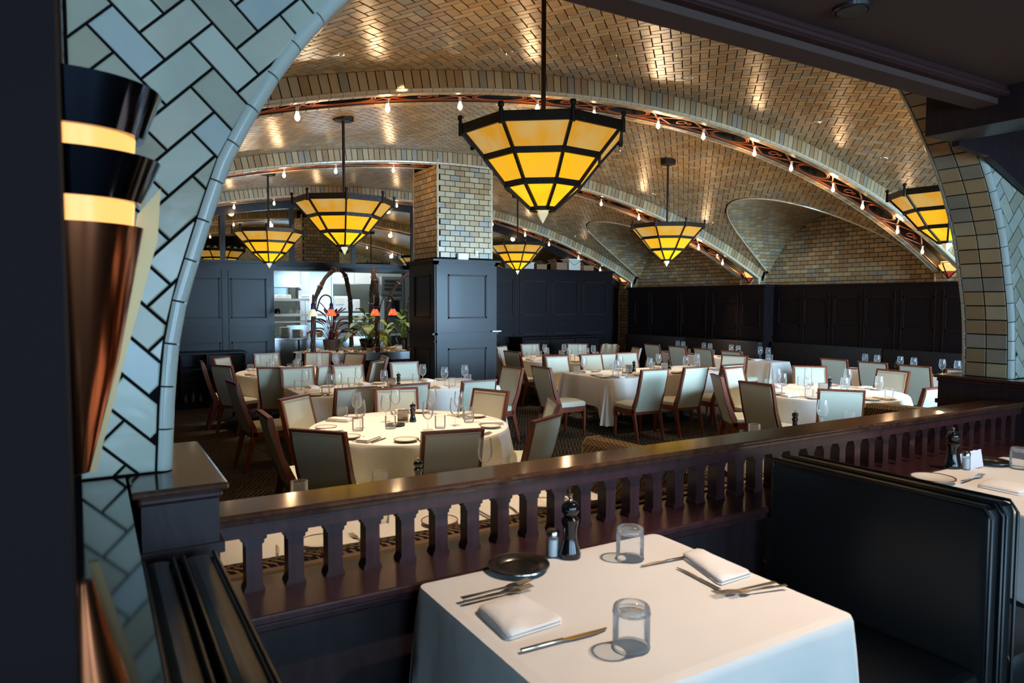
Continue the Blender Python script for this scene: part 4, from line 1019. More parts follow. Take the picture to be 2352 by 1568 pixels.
# ================================================================== CHAIRS (origin: floor point under the top of the back, facing +Y)
def make_chair(mat, name='dining_chair'):
    t = empty(name); W = .215
    side = [(-.015, .985), (.022, .985), (.105, .66), (.205, .46), (.17, .36), (.095, 0), (.055, 0), (.115, .36), (.135, .46), (.06, .66)]
    for s in (-1, 1):
        sp = [(-.015, .985), (.024, .985), (.112, .66), (.20, .47), (.205, .37), (.138, .37), (.14, .45), (.062, .66)]
        MB().prism(sp, lambda a, c, q: (q, a, c), s * W - .012, s * W + .012).build('back_frame', 'chair_wood', t)
        rl_ = MB(); rl_.rings([[(s * W - .013, .138, .38), (s * W + .013, .138, .38), (s * W + .013, .20, .38), (s * W - .013, .20, .38)], [(s * W - .011, .05, 0), (s * W + .011, .05, 0), (s * W + .011, .088, 0), (s * W - .011, .088, 0)]])
        rl_.build('leg', 'chair_wood', t)
        fl_ = MB(); fl_.rings([[(s * W - .02, .575, .40), (s * W + .02, .575, .40), (s * W + .02, .62, .40), (s * W - .02, .62, .40)], [(s * W - .013, .585, 0), (s * W + .013, .585, 0), (s * W + .013, .615, 0), (s * W - .013, .615, 0)]])
        fl_.build('leg', 'chair_wood', t)
    MB().rbox(-W - .014, W + .014, -.018, .026, .968, .99, .004).build('top_rail', 'chair_wood', t)
    b = MB(); pr = [(.968, .004, .0), (.9, .018, .004), (.66, .085, .006), (.5, .150, .004), (.40, .172, .0)]
    rings = []
    for z, y, bul in pr:
        yb, yf = y - .016 - bul, y + .022 + bul
        rings.append([(-W + .013, yb, z), (0, yb - bul, z), (W - .013, yb, z), (W - .013, yf, z), (0, yf + bul, z), (-W + .013, yf, z)])
    b.rings(rings); b.build('backrest', mat, t, smooth=True)
    pp_ = MB()
    for yo in (-.02, .026):
        path = [(-W + .02, .15 + yo, .46), (-W + .02, .085 + yo, .66), (-W + .02, .010 + yo, .955), (W - .02, .010 + yo, .955), (W - .02, .085 + yo, .66), (W - .02, .15 + yo, .46)]
        pp_.tube(path, .0035, 5)
    pp_.build('piping', 'piping', t)
    s_ = MB(); rr = []
    for z, q in ((.425, .0), (.44, -.006), (.475, -.006), (.492, .012), (.50, .05)):
        rr.append([((W + .012 - q) * a, (.40 + (.228 - q) * c_), z + (.012 * (1 - abs(a)) if z > .49 else 0)) for a, c_ in [(cos(k * PI / 12) / max(abs(cos(k * PI / 12)), abs(sin(k * PI / 12))) ** .8, sin(k * PI / 12) / max(abs(cos(k * PI / 12)), abs(sin(k * PI / 12))) ** .8) for k in range(24)]])
    s_.rings(rr); s_.build('seat', mat, t, smooth=True)
    ap = MB(); ap.box(-W - .01, W + .01, .60, .62, .355, .428); ap.box(-W - .012, -W + .012, .16, .61, .355, .428); ap.box(W - .012, W + .012, .16, .61, .355, .428); ap.box(-W, W, .16, .18, .36, .42)
    ap.build('seat_frame', 'chair_wood', t)
    return t
PRO = {'cream': make_chair('cream'), 'sage': make_chair('sage')}; USED = {'cream': False, 'sage': False}
TABLES = {
 'T1': ('round', 2.42, 5.85, .87, 'near round table'), 'T2': ('rect', 2.1, 4.6, 8.05, 9.15, 'long table near the pillar'),
 'T3': ('round', 2.75, 11.2, .9, 'round table by the kitchen'), 'T4': ('rect', 6.3, 8.9, 7.93, 9.08, 'long middle table'),
 'T5': ('round', 7.85, 11.2, .9, 'round table by the partition'), 'T6': ('rect', 10.66, 11.16, 8.65, 12.0, 'far banquette table'),
 'T7': ('round', 7.8, 5.5, .9, 'round table at right'), 'T8': ('rect', 10.72, 11.2, 4.5, 7.3, 'right banquette table')}
CHAIRS = {
 'T1': [(1.63, 6.8), (1.175, 5.88), (1.34, 4.93), (2.17, 4.46), (2.72, 6.95), (3.51, 6.32), (3.62, 5.33), (3.06, 4.6)],
 'T2': [(2.37, 7.19, 90), (2.98, 7.19, 88), (3.81, 7.14, 91), (2.39, 9.75, -90), (3.08, 9.72, -88), (3.98, 9.85, -90), (1.33, 8.35, 5), (4.98, 8.35, -172)],
 'T3': [(1.76, 12.08), (1.54, 10.53), (2.11, 9.88), (2.89, 9.78), (3.72, 10.24), (4.12, 11.0), (3.91, 11.86), (2.57, 12.6), (3.42, 12.45), (1.38, 11.3)],
 'T4': [(6.47, 7.14, 86), (7.22, 7.13, 88), (7.97, 7.15, 90), (6.63, 9.72, -95), (7.35, 9.74, -92), (8.16, 9.76, -96), (5.33, 8.19, 2), (9.35, 8.35, -160)],
 'T5': [(6.75, 9.92), (7.68, 9.74), (9.21, 10.69), (9.22, 11.54), (7.99, 12.72), (8.94, 12.3), (6.53, 11.0), (7.1, 12.4), (6.42, 11.45)],
 'T6': [(10.18, 11.35, 2), (10.16, 10.58, 4), (10.12, 9.84, 2), (10.1, 9.12, 3)],
 'T7': [(7.62, 6.85), (6.62, 6.2), (6.41, 5.42), (6.66, 4.53), (8.74, 6.45), (9.2, 5.5), (7.75, 4.15)],
 'T8': [(10.16, 7.06, 5), (10.14, 6.40, 4), (10.12, 5.75, 3), (10.12, 5.08, 4)]}
ORD = ['leftmost', 'second from left', 'third from left', 'fourth from left', 'fifth from left', 'sixth from left', 'seventh from left', 'eighth from left', 'ninth from left', 'tenth from left', 'eleventh from left', 'twelfth from left', 'thirteenth from left', 'fourteenth from left', 'fifteenth from left', 'sixteenth from left', 'seventeenth from left', 'eighteenth from left']
def ranked(lst, xyz):
    return sorted(lst, key=lambda q: (proj(*xyz(q)) or (9999,))[0])
for tk, lst in CHAIRS.items():
    T = TABLES[tk]; desc = T[-1]
    lst = ranked(lst, lambda q: (q[0], q[1], .95))
    for i, q in enumerate(lst):
        x, y = q[0], q[1]
        ang = math.atan2(T[2] - y, T[1] - x) if len(q) == 2 else rad(q[2])
        rz = ang - PI / 2; kind = 'cream' if (x + y * 1.7) % 1 < .6 else 'sage'
        if not USED[kind]: o = PRO[kind]; USED[kind] = True; o.location = (x, y, 0); o.rotation_euler = (0, 0, rz)
        else: o = copy_tree(PRO[kind], loc=(x, y, 0), rz=rz)
        dot = Vector((cos(ang), sin(ang))).dot(Vector((x, y)).normalized())
        see = 'back to us' if dot > .5 else ('facing us' if dot < -.5 else 'seen side-on')
        tag(o, 'cream leather chair, %s, at the %s, %s' % (see, desc, ORD[i]), 'chair', 'cream chairs at the ' + desc)
t = thing('draped_napkin', 'pale cloth draped over the back of a chair by the rear round table', 'cloth', (9.22, 11.54, 0), math.atan2(11.2 - 11.54, 7.85 - 9.22) - PI / 2)
d = MB(); rings = []
for s_, z_ in ((-.045, .80), (-.035, .9), (-.028, 1.0), (0, 1.012), (.035, 1.0), (.05, .9), (.075, .78)):
    rings.append([(-.17 + .34 * u / 10, s_ + .008 * sin(u * 1.3), z_ + .006 * sin(u)) for u in range(11)])
d.rings(rings, False, 0, False); d.build('folds', 'sage', t, smooth=True)

# ================================================================== TABLECLOTHS and tables
def cloth_rect(name, x0, x1, y0, y1, z, drop, extra, seed=0, wave=.018, fk=1.0):
    rnd = random.Random(seed); r = .025; pts = []
    def side(ax, ay, bx_, by_, nx, ny):
        n = max(6, int(math.hypot(bx_ - ax, by_ - ay) / .035))
        for i in range(n): u = i / n; pts.append((ax + (bx_ - ax) * u, ay + (by_ - ay) * u, nx, ny))
    def corner(cx, cy, a0):
        for i in range(9): a = rad(a0 + i * 10); pts.append((cx + r * cos(a), cy + r * sin(a), cos(a), sin(a)))
    side(x0 + r, y0, x1 - r, y0, 0, -1); corner(x1 - r, y0 + r, -90); side(x1, y0 + r, x1, y1 - r, 1, 0); corner(x1 - r, y1 - r, 0)
    side(x1 - r, y1, x0 + r, y1, 0, 1); corner(x0 + r, y1 - r, 90); side(x0, y1 - r, x0, y0 + r, -1, 0); corner(x0 + r, y0 + r, 180)
    cs = [(x0, y0), (x1, y0), (x1, y1), (x0, y1)]; ph = [rnd.random() * 6 for _ in range(4)]
    m = MB(); rings = []
    for t_ in (0, .02, .06, .2, .4, .6, .8, 1.0):
        ring = []
        for k, (x, y, nx, ny) in enumerate(pts):
            s = (x + y) * 1.0; dc = min(math.hypot(x - a, y - b_) for a, b_ in cs)
            g = math.exp(-(dc / .13) ** 2)
            wv_ = wave * t_ * (sin(s * 9 + ph[0]) + .6 * sin(s * 17 + ph[1])) * (1 - g)
            fold = g * t_ * (.075 + .03 * sin(k * 1.7)) * fk
            oo = .004 + .018 * min(1, t_ * 4) * fk + .02 * t_ * fk + wv_ + fold
            dz = (drop + extra * g + .01 * sin(s * 4)) * t_ - (0 if t_ > .03 else 0)
            ring.append((x + nx * oo * (1 if t_ else 0), y + ny * oo * (1 if t_ else 0), z - dz - (.0 if t_ == 0 else .003)))
        rings.append(ring)
    nx_, ny_ = 10, 10
    top = [(x, y, z + .0012 * sin(x * 13 + y * 7)) for x, y, _, _ in pts]
    inner = [((x - (x0 + x1) / 2) * .93 + (x0 + x1) / 2, (y - (y0 + y1) / 2) * .93 + (y0 + y1) / 2, z + .002) for x, y, _, _ in pts]
    m.rings([inner] + rings, False); n = len(pts); m.add(inner, [tuple(range(n - 1, -1, -1))])
    return m
def cloth_round(cx, cy, R_, z, drop, seed=0):
    rnd = random.Random(seed); ph = rnd.random() * 6; n = 144; rings = []; m = MB()
    for t_ in (0, .015, .05, .15, .3, .5, .75, 1.0):
        ring = []
        for i in range(n):
            a = 2 * PI * i / n; c4 = abs(cos(2 * a + ph)) ** 6
            fold = (.5 + .5 * sin(9 * a + ph + .9 * sin(3 * a))) ** 1.5 * .105 * t_ * (1 - .2 * c4) + .03 * t_ * c4
            rr = R_ + (0 if t_ == 0 else .006) + .012 * min(1, t_ * 6) + fold
            ring.append((cx + rr * cos(a), cy + rr * sin(a), z - (drop + .11 * c4) * t_ - (0 if t_ == 0 else .004)))
        rings.append(ring)
    inner = [(cx + R_ * .96 * cos(2 * PI * i / n), cy + R_ * .96 * sin(2 * PI * i / n), z + .001) for i in range(n)]
    m.rings([inner] + rings, False); m.add(inner, [tuple(range(n))]); return m
def table_under(tk, cx, cy, hx, hy, z, desc, rnd_=False, fz=0):
    t = thing('dining_table', 'dark pedestal under the cloth of the ' + desc, 'table', (cx, cy, fz))
    if rnd_: MB().lathe([(0, 0), (hx, 0), (hx, .03), (0, .03)], 32, (0, 0, z - fz - .038)).build('tabletop', 'black', t)
    else: MB().box(-hx, hx, -hy, hy, z - fz - .038, z - fz - .008).build('tabletop', 'black', t)
    xs_ = (0,) if (rnd_ or hx < 1 and hy < 1) else ((-hx * .55, hx * .55) if hx > hy else ())
    if not xs_: pos = [(0, -hy * .6), (0, 0), (0, hy * .6)]
    else: pos = [(x, 0) for x in xs_]
    for (x, y) in pos:
        MB().lathe([(.0, 0), (.26, 0), (.26, .012), (.06, .035), (.045, .05), (.045, z - fz - .04)], 24, (x, y, 0)).build('pedestal', 'black', t, smooth=True)
for sd_, (tk, T) in enumerate(TABLES.items()):
    z = .785 if tk in ('T1', 'T2', 'T3') else .78
    if T[0] == 'round':
        c = cloth_round(0, 0, T[3], 0, .46 if tk != 'T7' else .5, sd_).build('tablecloth', 'cloth', None, (T[1], T[2], z), smooth=True); table_under(tk, T[1], T[2], T[3] - .02, 0, z, T[-1], True)
    else:
        cx, cy = (T[1] + T[2]) / 2, (T[3] + T[4]) / 2; hx, hy = (T[2] - T[1]) / 2, (T[4] - T[3]) / 2
        c = cloth_rect('', -hx, hx, -hy, hy, 0, .40, .26, sd_).build('tablecloth', 'cloth', None, (cx, cy, z), smooth=True); table_under(tk, cx, cy, hx - .02, hy - .02, z, T[-1])
    tag(c, 'white linen cloth draped over the ' + T[-1], 'tablecloth', 'white tablecloths of the dining room')
BOOTH = {'TA': (.42, 2.32, 2.9, 4.14, .78, 'left booth table behind the railing', .02), 'TB': (3.3, 6.1, 3.46, 4.12, .78, 'right booth table behind the railing', .02),
         'F': (.722, 1.552, 1.0, 1.700, 1.15, 'front booth table', .4), 'G': (2.80, 3.80, .95, 1.705, 1.15, 'second booth table at far right', .4)}
for sd_, (tk, (a, b_, c_, d_, z, desc, fz)) in enumerate(BOOTH.items()):
    cx, cy, hx, hy = (a + b_) / 2, (c_ + d_) / 2, (b_ - a) / 2, (d_ - c_) / 2
    c = cloth_rect('', -hx, hx, -hy, hy, 0, .30, .12, 20 + sd_, .006 if fz > .3 else .015, .3 if fz > .3 else 1.0).build('tablecloth', 'cloth', None, (cx, cy, z), smooth=True)
    table_under(tk, cx, cy, hx - .02, hy - .02, z, desc, False, .4 if fz > .3 else 0)
    tag(c, 'white linen cloth draped over the ' + desc, 'tablecloth', 'white tablecloths of the booths')

# ================================================================== TABLEWARE prototypes (origin at the base centre)
def p_wine():
    t = empty('wine_glass')
    MB().lathe([(.0, .075), (.018, .080), (.034, .10), (.0405, .128), (.039, .155), (.0325, .205), (.0318, .2055)], 18).build('glass_bowl', 'glass', t, smooth=True)
    MB().lathe([(.037, 0), (.037, .0015), (.008, .006), (.0038, .012), (.0036, .065), (.008, .075)], 16).build('glass_stem', 'glass', t, smooth=True)
    return t
def p_tumbler(r=.038, h=.088, mat='glass', name='tumbler'):
    t = empty(name)
    if mat == 'thick_glass':
        MB().lathe([(r, 0), (r, h - .012), (r * .97, h - .003), (r * .9, h)], 32).build('glass_wall', 'glass', t, smooth=True)
        MB().lathe([(0, h - .016), (r * .86, h - .018), (r * .93, h - .012), (r * .9, h - .002), (r * .7, h), (0, h - .001)], 32).build('glass_base', 'glass', t, smooth=True)
        for zz in (.002, h - .015): MB().lathe([(r - .002, zz - .002), (r + .001, zz), (r - .002, zz + .002), (r - .004, zz), (r - .002, zz - .002)], 32).build('glass_ring', mat, t, smooth=True)
        return t
    MB().lathe([(r * .93, 0), (r, .02), (r, h), (r - .003, h + .001), (r - .003, h - .004)], 20).build('glass_wall', mat, t, smooth=True)
    MB().lathe([(0, .001), (r * .9, .001), (r * .9, .011), (0, .011)], 20).build('glass_base', mat, t, smooth=True)
    return t
def p_plate(r=.08):
    t = empty('side_plate')
    MB().lathe([(0, .001), (r * .6, .001), (r, .013), (r, .016), (r * .62, .006), (0, .005)], 28).build('dish', 'porcelain', t, smooth=True)
    MB().lathe([(r - .001, .0135), (r + .0012, .0145), (r + .0005, .0175), (r - .003, .0165)], 28).build('rim_band', 'red_line', t, smooth=True); return t
def p_napkin():
    t = empty('napkin')
    MB().rbox(-.05, .05, -.10, .10, 0, .012, .005).build('lower_fold', 'napkin', t, smooth=True)
    MB().rbox(-.048, .046, -.097, .095, .012, .022, .005).build('upper_fold', 'napkin', t, smooth=True); return t
def p_fork():
    t = empty('fork'); MB().prism([(-.003, 0), (.003, 0), (.0045, -.06), (.006, -.12), (-.006, -.12), (-.0045, -.06)], lambda a, c, q: (a, c, q + .006 - .0015 * cos(c * 20)), 0, .002).build('handle', 'silver', t)
    MB().prism([(-.003, 0), (.003, 0), (.011, .018), (.012, .035), (-.012, .035), (-.011, .018)], lambda a, c, q: (a, c, q + .005), 0, .0015).build('head', 'silver', t)
    for k in range(4): MB().bar((-.0098 + k * .0065, .034, .006), (-.0098 + k * .0065, .072, .010), .0015, .001).build('tine', 'silver', t)
    return t
def p_knife():
    t = empty('table_knife'); MB().rbox(-.0055, .0055, -.11, 0, .001, .008, .003).build('handle', 'silver', t, smooth=True)
    MB().prism([(-.005, 0), (.006, 0), (.0095, .03), (.009, .08), (.002, .115), (-.004, .118)], lambda a, c, q: (a, c, q + .003), 0, .0016).build('blade', 'silver', t); return t
def p_mill(s=1.0):
    t = empty('pepper_mill')
    MB().lathe([(0, 0), (.028, 0), (.029, .01), (.026, .02), (.019, .05), (.0185, .075), (.024, .092), (.0245, .1), (.018, .106), (0, .106)], 24).build('mill_body', 'black_gloss', t, smooth=True)
    MB().lathe([(0, .107), (.016, .107), (.018, .112), (.0235, .12), (.025, .130), (.021, .141), (.012, .147), (0, .148)], 24).build('mill_head', 'black_gloss', t, smooth=True)
    MB().lathe([(0, .147), (.004, .148), (.003, .152), (.006, .156), (.0065, .161), (.0, .166)], 12).build('mill_nut', 'silver', t, smooth=True); return t
def p_salt():
    t = empty('salt_shaker')
    MB().lathe([(0, .002), (.0165, .002), (.0155, .05), (0, .05)], 16).build('salt', 'white', t, smooth=True)
    MB().lathe([(0, 0), (.019, 0), (.018, .062), (.0165, .062), (.0172, .001), (0, .001)], 16).build('glass_wall', 'glass', t, smooth=True)
    MB().lathe([(.0185, .06), (.0185, .074), (.014, .08), (0, .083)], 16).build('metal_cap', 'silver', t, smooth=True); return t
def p_holder():
    t = empty('sugar_holder'); b_ = MB(); w_, d_, h_ = .036, .024, .085
    b_.box(-w_, w_, -d_, -d_ + .002, 0, h_).box(-w_, w_, d_ - .002, d_, 0, h_).box(-w_, -w_ + .002, -d_, d_, 0, h_).box(w_ - .002, w_, -d_, d_, 0, h_).box(-w_, w_, -d_, d_, 0, .003)
    b_.build('holder_shell', 'silver', t)
    for k in range(5): MB().box(-w_ + .005, w_ - .005, -d_ + .006 + k * .008, -d_ + .009 + k * .008, .004, h_ - .012).build('packet', 'white', t)
    return t
def p_dish():
    t = empty('metal_dish'); MB().lathe([(0, .001), (.050, .001), (.056, .006), (.074, .009), (.078, .010), (.076, .013), (.055, .010), (.049, .004), (0, .004)], 32).build('dish_body', 'silver_dark', t, smooth=True)
    MB().lathe([(.0755, .0085), (.0795, .0105), (.0785, .0135), (.075, .0125)], 32).build('rolled_rim', 'silver', t, smooth=True); return t
PT = {}; PU = {}
def item(kind, x, y, z, rz, label, cat, group, scale=1.0):
    mk = {'wine': p_wine, 'tumbler': p_tumbler, 'plate': p_plate, 'napkin': p_napkin, 'fork': p_fork, 'knife': p_knife, 'mill': p_mill, 'salt': p_salt, 'holder': p_holder, 'dish': p_dish,
          'tumbler2': lambda: p_tumbler(.040, .092, 'thick_glass')}[kind]
    if kind not in PT: PT[kind] = mk(); o = PT[kind]; o.location = (x, y, z); o.rotation_euler = (0, 0, rz)
    else: o = copy_tree(PT[kind], loc=(x, y, z), rz=rz)
    if scale != 1.0: o.scale = (scale,) * 3
    return tag(o, label, cat, group)
LOOK = {'wine': ('stemmed wine glass', 'wine glass'), 'tumbler': ('short clear tumbler', 'glass'), 'plate': ('white side plate', 'plate'), 'napkin': ('folded white napkin', 'napkin'),
        'fork': ('silver fork', 'fork'), 'knife': ('silver knife', 'knife'), 'mill': ('black pepper mill', 'pepper mill'), 'holder': ('metal packet holder', 'holder'), 'dish': ('round pewter dish', 'dish'), 'salt': ('glass salt shaker', 'salt shaker')}
JOBS = {}
def put(tk, kind, x, y, rz=0): JOBS.setdefault((tk, kind), []).append((x, y, rz))
def place(tk, ex, ey, nx, ny, wine=True, cut=True, tum=True, plate=True):
    """a place setting at table edge point e; n = unit vector pointing inwards"""
    tx, ty = -ny, nx          # diner's left
    P_ = lambda a, b_: (ex + nx * a + tx * b_, ey + ny * a + ty * b_)
    rz = math.atan2(ny, nx) - PI / 2
    put(tk, 'napkin', *P_(.15, 0), rz)
    if plate: put(tk, 'plate', *P_(.17, .19), rz)
    if cut: put(tk, 'fork', *P_(.17, .085), rz); put(tk, 'knife', *P_(.16, -.085), rz)
    if wine: put(tk, 'wine', *P_(.30, -.13))
    if tum: put(tk, 'tumbler', *P_(.22, -.20))
for tk, T in TABLES.items():
    far = tk in ('T3', 'T5', 'T6', 'T8')
    for q in CHAIRS[tk]:
        x, y = q[0], q[1]
        if T[0] == 'round':
            if tk == 'T5' and abs(x - 6.42) < .01 or tk == 'T3' and abs(x - 1.38) < .01: continue
            dx, dy = x - T[1], y - T[2]; l = math.hypot(dx, dy); dx, dy = dx / l, dy / l
            place(tk, T[1] + dx * T[3], T[2] + dy * T[3], -dx, -dy, wine=tk != 'T1', tum=tk != 'T1', cut=not far)
        else:
            ang = q[2]; cx = min(max(x, T[1] + .3), T[2] - .3) if T[2] - T[1] > 1 else (T[1] + T[2]) / 2; cy = min(max(y, T[3] + .3), T[4] - .3)
            if abs(abs(ang) - 90) < 30: place(tk, cx, T[3] if ang > 0 else T[4], 0, 1 if ang > 0 else -1, cut=not far)
            elif abs(ang) < 30:
                place(tk, T[1], cy, 1, 0, cut=not far)
                if tk in ('T6', 'T8'): put(tk, 'wine', T[2] - .12, cy + .12); put(tk, 'tumbler', T[2] - .1, cy - .1)
            else: place(tk, T[2], cy, -1, 0, cut=not far)
    cx, cy = (T[1], T[2]) if T[0] == 'round' else ((T[1] + T[2]) / 2, (T[3] + T[4]) / 2)
    if tk == 'T1': put(tk, 'mill', 2.513, 6.01); put(tk, 'holder', 2.43, 6.04, rad(-30)); put(tk, 'dish', 2.30, 5.90)
    elif tk == 'T4':
        for ex in (7.35, 8.1): put(tk, 'mill', ex, 8.6); put(tk, 'holder', ex - .09, 8.62, rad(-30)); put(tk, 'dish', ex - .22, 8.5)
    elif tk in ('T6', 'T8'):
        for k in (.3, .72): yy = T[3] + (T[4] - T[3]) * k; put(tk, 'mill', cx, yy); put(tk, 'holder', cx - .02, yy - .1, rad(40))
    else: put(tk, 'mill', cx + .05, cy); put(tk, 'holder', cx - .04, cy + .03, rad(-30)); put(tk, 'dish', cx - .2, cy - .1)
for x, y in ((1.989, 5.93), (2.299, 6.13), (2.536, 6.50), (2.463, 5.56), (2.767, 5.65), (2.849, 6.33), (2.99, 6.02), (2.13, 6.45)): put('T1', 'wine', x, y)
for x, y in ((2.207, 5.776), (2.589, 5.581), (2.948, 5.732), (1.93, 5.82), (2.011, 6.5), (3.02, 5.9)): put('T1', 'tumbler', x, y)
# booth tables behind the railing
for x, y in ((.973, 3.958), (1.441, 3.95), (2.2, 3.75), (1.2, 3.3)): put('TA', 'tumbler', x, y)
put('TA', 'wine', 2.12, 3.90); put('TA', 'dish', 1.60, 3.97); put('TA', 'mill', 1.655, 3.88)
for x in (.875, 1.475, 2.1): put('TA', 'plate', x, 3.19); put('TA', 'fork', x + .17, 3.17, .15); put('TA', 'knife', x - .2, 3.15, -.2); put('TA', 'napkin', x + .3, 3.16)
put('TB', 'tumbler', 4.657, 3.94); put('TB', 'mill', 5.18, 3.95); put('TB', 'dish', 5.02, 3.95); put('TB', 'wine', 5.55, 3.95); put('TB', 'tumbler', 5.95, 3.95); put('TB', 'plate', 4.2, 3.6); put('TB', 'napkin', 5.6, 3.6)
ZT_ = {k: (.785 if k in ('T1', 'T2', 'T3') else .78) for k in TABLES}; ZT_['TA'] = ZT_['TB'] = .78
DESC = {k: v[-1] for k, v in TABLES.items()}; DESC['TA'] = BOOTH['TA'][5]; DESC['TB'] = BOOTH['TB'][5]
for (tk, kind), lst in JOBS.items():
    z = ZT_[tk] + .003; lst = ranked(lst, lambda q: (q[0], q[1], z)); look, cat = LOOK[kind]
    for i, (x, y, rz) in enumerate(lst):
        lab = '%s on the %s' % (look, DESC[tk]) + (', ' + ORD[i] if len(lst) > 1 else '')
        item(kind, x, y, z, rz, lab, cat, '%s on the %s' % (cat, DESC[tk]), {'wine': 1.2, 'tumbler': 1.25, 'plate': 1.15, 'mill': 1.12, 'holder': 1.3, 'napkin': 1.12, 'dish': 1.1}.get(kind, 1.05))

# front table, set for two (table top at 1.15)
z = 1.154
item('tumbler2', .985, 1.15, z, 0, 'thick clear tumbler nearest the camera on the front table', 'glass', 'tumblers of the front table')
item('tumbler2', 1.327, 1.56, z, 0, 'thick clear tumbler at the back of the front table', 'glass', 'tumblers of the front table')
item('dish', 1.007, 1.655, z, 0, 'round pewter dish at the rear edge of the front table', 'dish', None)
item('mill', 1.185, 1.66, z, 0, 'black pepper mill at the rear edge of the front table', 'pepper mill', None)
item('salt', 1.145, 1.69, z, 0, 'glass salt shaker behind the front pepper mill', 'salt shaker', None)
def big_napkin(pts, zz, label, lift=.015):
    t = thing('folded_napkin', label, 'napkin', (0, 0, 0)); cx = sum(p[0] for p in pts) / 4; cy = sum(p[1] for p in pts) / 4
    def lay(k0, z0, z1, sh, puff=.0):
        m_ = MB(); q = [(cx + (px - cx) * k0 + sh, cy + (py - cy) * k0) for px, py in pts]
        def ring(s, zz_, pf=0): 
            out = []
            for i in range(4):
                a, b_ = q[i], q[(i + 1) % 4]
                for u in (.06, .25, .5, .75, .94):
                    x, y = a[0] + (b_[0] - a[0]) * u, a[1] + (b_[1] - a[1]) * u
                    out.append((cx + (x - cx) * s, cy + (y - cy) * s, zz_ + pf * sin(i * 2 + u * 3)))
            return out
        m_.rings([ring(.97, z0), ring(1.0, (z0 + z1) / 2), ring(.965, z1, .001), ring(.8, z1 + .003, .0045), ring(.4, z1 + .005, .004)]); return m_
    lay(1.0, zz, zz + .007, 0).build('lower_fold', 'napkin', t, smooth=True)
    lay(.985, zz + .007, zz + lift, .002).build('upper_fold', 'napkin', t, smooth=True)
big_napkin([(.775, 1.475), (.905, 1.49), (.925, 1.315), (.765, 1.305)], z - .002, 'folded white napkin at the left place of the front table')
big_napkin([(1.46, 1.49), (1.535, 1.50), (1.53, 1.29), (1.40, 1.285)], z - .002, 'folded white napkin at the right place of the front table')
def lay_flat(kind, a, b_, label, cat, zz, base=0.12, scale=1.0):
    ang = math.atan2(b_[1] - a[1], b_[0] - a[0]); L_ = math.hypot(b_[0] - a[0], b_[1] - a[1]); s = L_ / (.192 if kind == 'fork' else .228)
    off_ = (.12 if kind == 'fork' else .11) * s
    item(kind, a[0] + cos(ang) * off_, a[1] + sin(ang) * off_, zz, ang - PI / 2, label, cat, None, s)
lay_flat('fork', (.768, 1.535), (.975, 1.548), 'silver fork at the left place of the front table, upper one', 'fork', z + .003)
lay_flat('fork', (.768, 1.520), (.965, 1.520), 'silver fork at the left place of the front table, lower one', 'fork', z)
lay_flat('knife', (.765, 1.249), (.99, 1.238), 'silver table knife beside the napkin, near left of front table', 'knife', z)
lay_flat('knife', (1.48, 1.478), (1.307, 1.492), 'dark-looking knife pointing from the right napkin of the front table', 'knife', z)
lay_flat('knife', (1.377, 1.262), (1.39, 1.433), 'thin butter knife beside the right napkin of the front table', 'knife', z)
lay_flat('fork', (1.53, 1.215), (1.335, 1.245), 'silver fork at the right place of the front table, inner one', 'fork', z)
lay_flat('fork', (1.535, 1.185), (1.37, 1.225), 'silver fork at the right place of the front table, outer one', 'fork', z + .003)
# second booth table at far right
item('mill', 3.32, 1.70, z, 0, 'black pepper mill on the second booth table at far right', 'pepper mill', None)
item('salt', 3.345, 1.655, z, 0, 'glass salt shaker on the second booth table at far right', 'salt shaker', None)
item('dish', 3.56, 1.66, z, 0, 'round pewter dish on the second booth table at far right', 'dish', None)
item('tumbler2', 3.575, 1.54, z, 0, 'thick clear tumbler on the second booth table at far right', 'glass', None)
item('plate', 3.0, 1.61, z, 0, 'red-rimmed side plate on the second booth table at far right', 'plate', None, 1.05)
lay_flat('fork', (3.07, 1.53), (3.27, 1.55), 'silver fork beside the red-rimmed plate of the second booth table', 'fork', z)
big_napkin([(3.06, 1.47), (3.20, 1.49), (3.24, 1.33), (3.06, 1.31)], z - .002, 'folded white napkin on the second booth table at far right')
t = thing('menu_card', 'small white card standing tilted on the second booth table', 'card', (3.40, 1.64, z), rad(-20)); MB().bar((-.03, 0, .0), (-.045, .0, .075), .001, .04, (1, 0, 0)).build('back_leaf', 'card', t)
c_ = MB(); c_.rbox(-.04, .04, -.002, .0, 0, .08, .002); c_.xf(Matrix.Rotation(rad(-12), 4, 'Y')); c_.build('front_leaf', 'card', t)

# ================================================================== BOOTHS with black leather seats
def booth(name, label, xf_, face, y0, y1, twin):
    """upholstered booth back running along Y; face=+1 seat on the +x side"""
    t = thing(name, label, 'booth', (xf_, 0, .4))
    top = .925
    def pad(x0, x1, nm, sideways):
        b_ = MB(); b_.rbox(x0, x1, y0, y1, .03, top, .028); o = b_.build(nm, 'black_leather', t, smooth=True)
        pp_ = MB()
        for xx in (x0 + .008, x1 - .008): pp_.tube([(xx, y1 - .02, top - .05), (xx, y1 - .02, top + .0), (xx, y0 + .02, top + .0), (xx, y0 - .002, top - .03), (xx, y0 - .002, .06)], .005, 7)
        pp_.build('piping', 'black_leather', o, smooth=True)
    pad(-.16, -.085, 'back_pad', 0); pad(-.080, 0, 'back_pad', 0)
    for fc in (face if isinstance(face, tuple) else (face,)):
        a, b_ = (.0, .44) if fc > 0 else (-.60, -.16)
        MB().rbox(a, b_, y0, y1, .34, .46, .03).build('seat', 'black_leather', t, smooth=True)
        MB().box(min(a, b_) + .02, max(a, b_) - .02, y0 + .02, y1, 0, .34).build('seat_base', 'panel', t)
    return t
booth('booth_bench', 'black leather booth bench at lower left beside the ledge', .235, 1, .55, 1.735, False)
